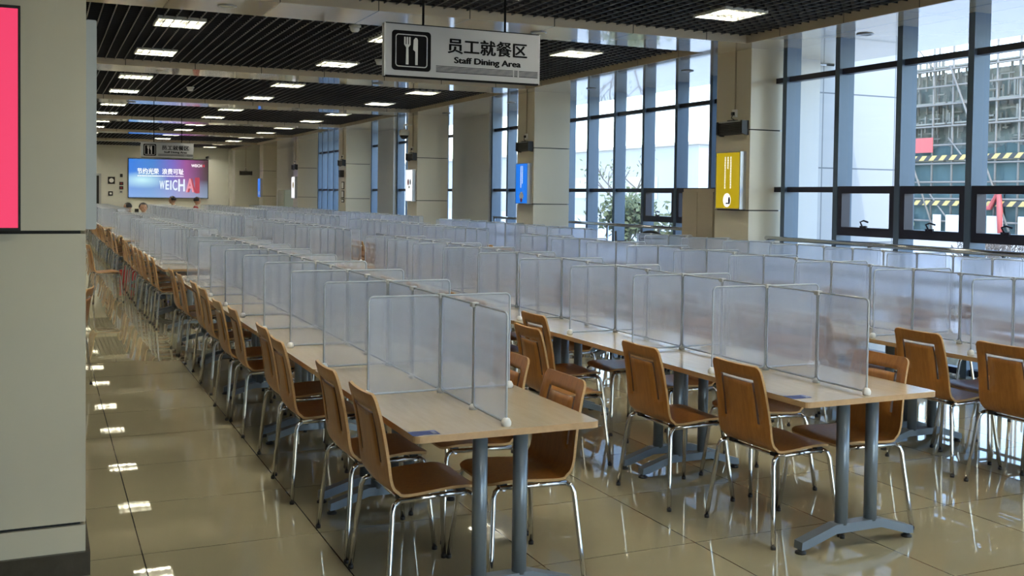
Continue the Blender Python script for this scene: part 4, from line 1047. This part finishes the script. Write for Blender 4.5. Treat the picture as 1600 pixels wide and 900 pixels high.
for k in range(420):
    y = rnd.uniform(25, 51); z = rnd.uniform(4.5, 7.9); d_ = rnd.uniform(.3, 1.0)
    if k % 3: upl.box(SXC+d_, y, z, SXC+d_+0.08, y+rnd.uniform(.05, .11), z+rnd.uniform(.5, 1.1))
    else: upl.box(SXC+d_, y, z, SXC+d_+0.08, y+rnd.uniform(.5, 1.2), z+rnd.uniform(.04, .10))
o_ = so('stacked_props', upl, 'plank'); o_['kind'] = 'stuff'
# bright low building and trees beyond the second stretch of windows
fb = thing('low_building', 'long pale sunlit building far beyond the second stretch of windows', 'building', (70, 100, -0.15))
obj('wall', MB().box(-22, -30, 0, 10, 60, 6.1), 'bldg', fb)
obj('roof_edge', MB().box(-22.3, -30.3, 6.1, 10.3, 60.3, 6.35), 'silver', fb)
for k in range(6):
    wf = obj('window', MB().box(-22.05, -24+k*11, 1.6, -22.0, -19+k*11, 3.6), 'silver', fb)
def shrub(x, y, h, r, seed, label, bare=False, name='shrub'):
    rnd = random.Random(seed); t = thing(name, label, 'tree' if h > 2.6 else 'shrub', (x, y, -0.15))
    st = MB(); tips = []
    def grow(p, d, ln, rad, dep):
        q = p+d*ln; st.tube([p, (p+q)/2+Vector((rnd.uniform(-.04, .04), rnd.uniform(-.04, .04), 0))*ln, q], [rad, rad*.85, rad*.7], 5)
        tips.append(q)
        if dep > 0:
            for _ in range(3): grow(q, (d*0.6+Vector((rnd.uniform(-1, 1), rnd.uniform(-1, 1), rnd.uniform(0, .9)))*0.75).normalized(), ln*0.68, rad*.62, dep-1)
    for _ in range(1 if h > 2.6 else 4): grow(Vector((rnd.uniform(-.1, .1), rnd.uniform(-.1, .1), 0)), Vector((rnd.uniform(-.25, .25), rnd.uniform(-.25, .25), 1)).normalized(), h*0.36, 0.018*h, 3)
    obj('branches', st, 'twig', t)
    if not bare:
        lf = MB()
        for q in tips:
            for _ in range(9 if h < 2.6 else 3):
                c = q+Vector((rnd.gauss(0, .16), rnd.gauss(0, .16), rnd.gauss(0, .14)))*r
                a = Vector((rnd.uniform(-1, 1), rnd.uniform(-1, 1), rnd.uniform(-1, 1))).normalized(); b = a.orthogonal().normalized(); s = 0.05*r+0.02
                lf.add([c-a*s, c+b*s*.55, c+a*s, c-b*s*.55], [(0, 1, 2, 3)])
        obj('foliage', lf, 'leaf', t)['kind'] = 'stuff'
for k, (x, y) in enumerate(((12.4, 18.6), (11.8, 16.3), (12.6, 14.2), (12.2, 21.0))):
    shrub(x, y, 1.5+0.12*k, 1.3, 20+k, 'dusty green shrub outside the second windows, %s from front' % ORD[[2, 1, 0, 3][k]])
shrub(15.6, 26.0, 3.4, 1.0, 31, 'slender sparse tree outside the far end of the second windows', name='tree')
for k, (x, y) in enumerate(((14.0, 12.3), (13.4, 11.2), (14.6, 12.9))):
    shrub(x, y, 1.45, 1.0, 40+k, 'bare twiggy shrub outside the nearest windows, %s from left' % ORD[[1, 2, 0][k]], True)
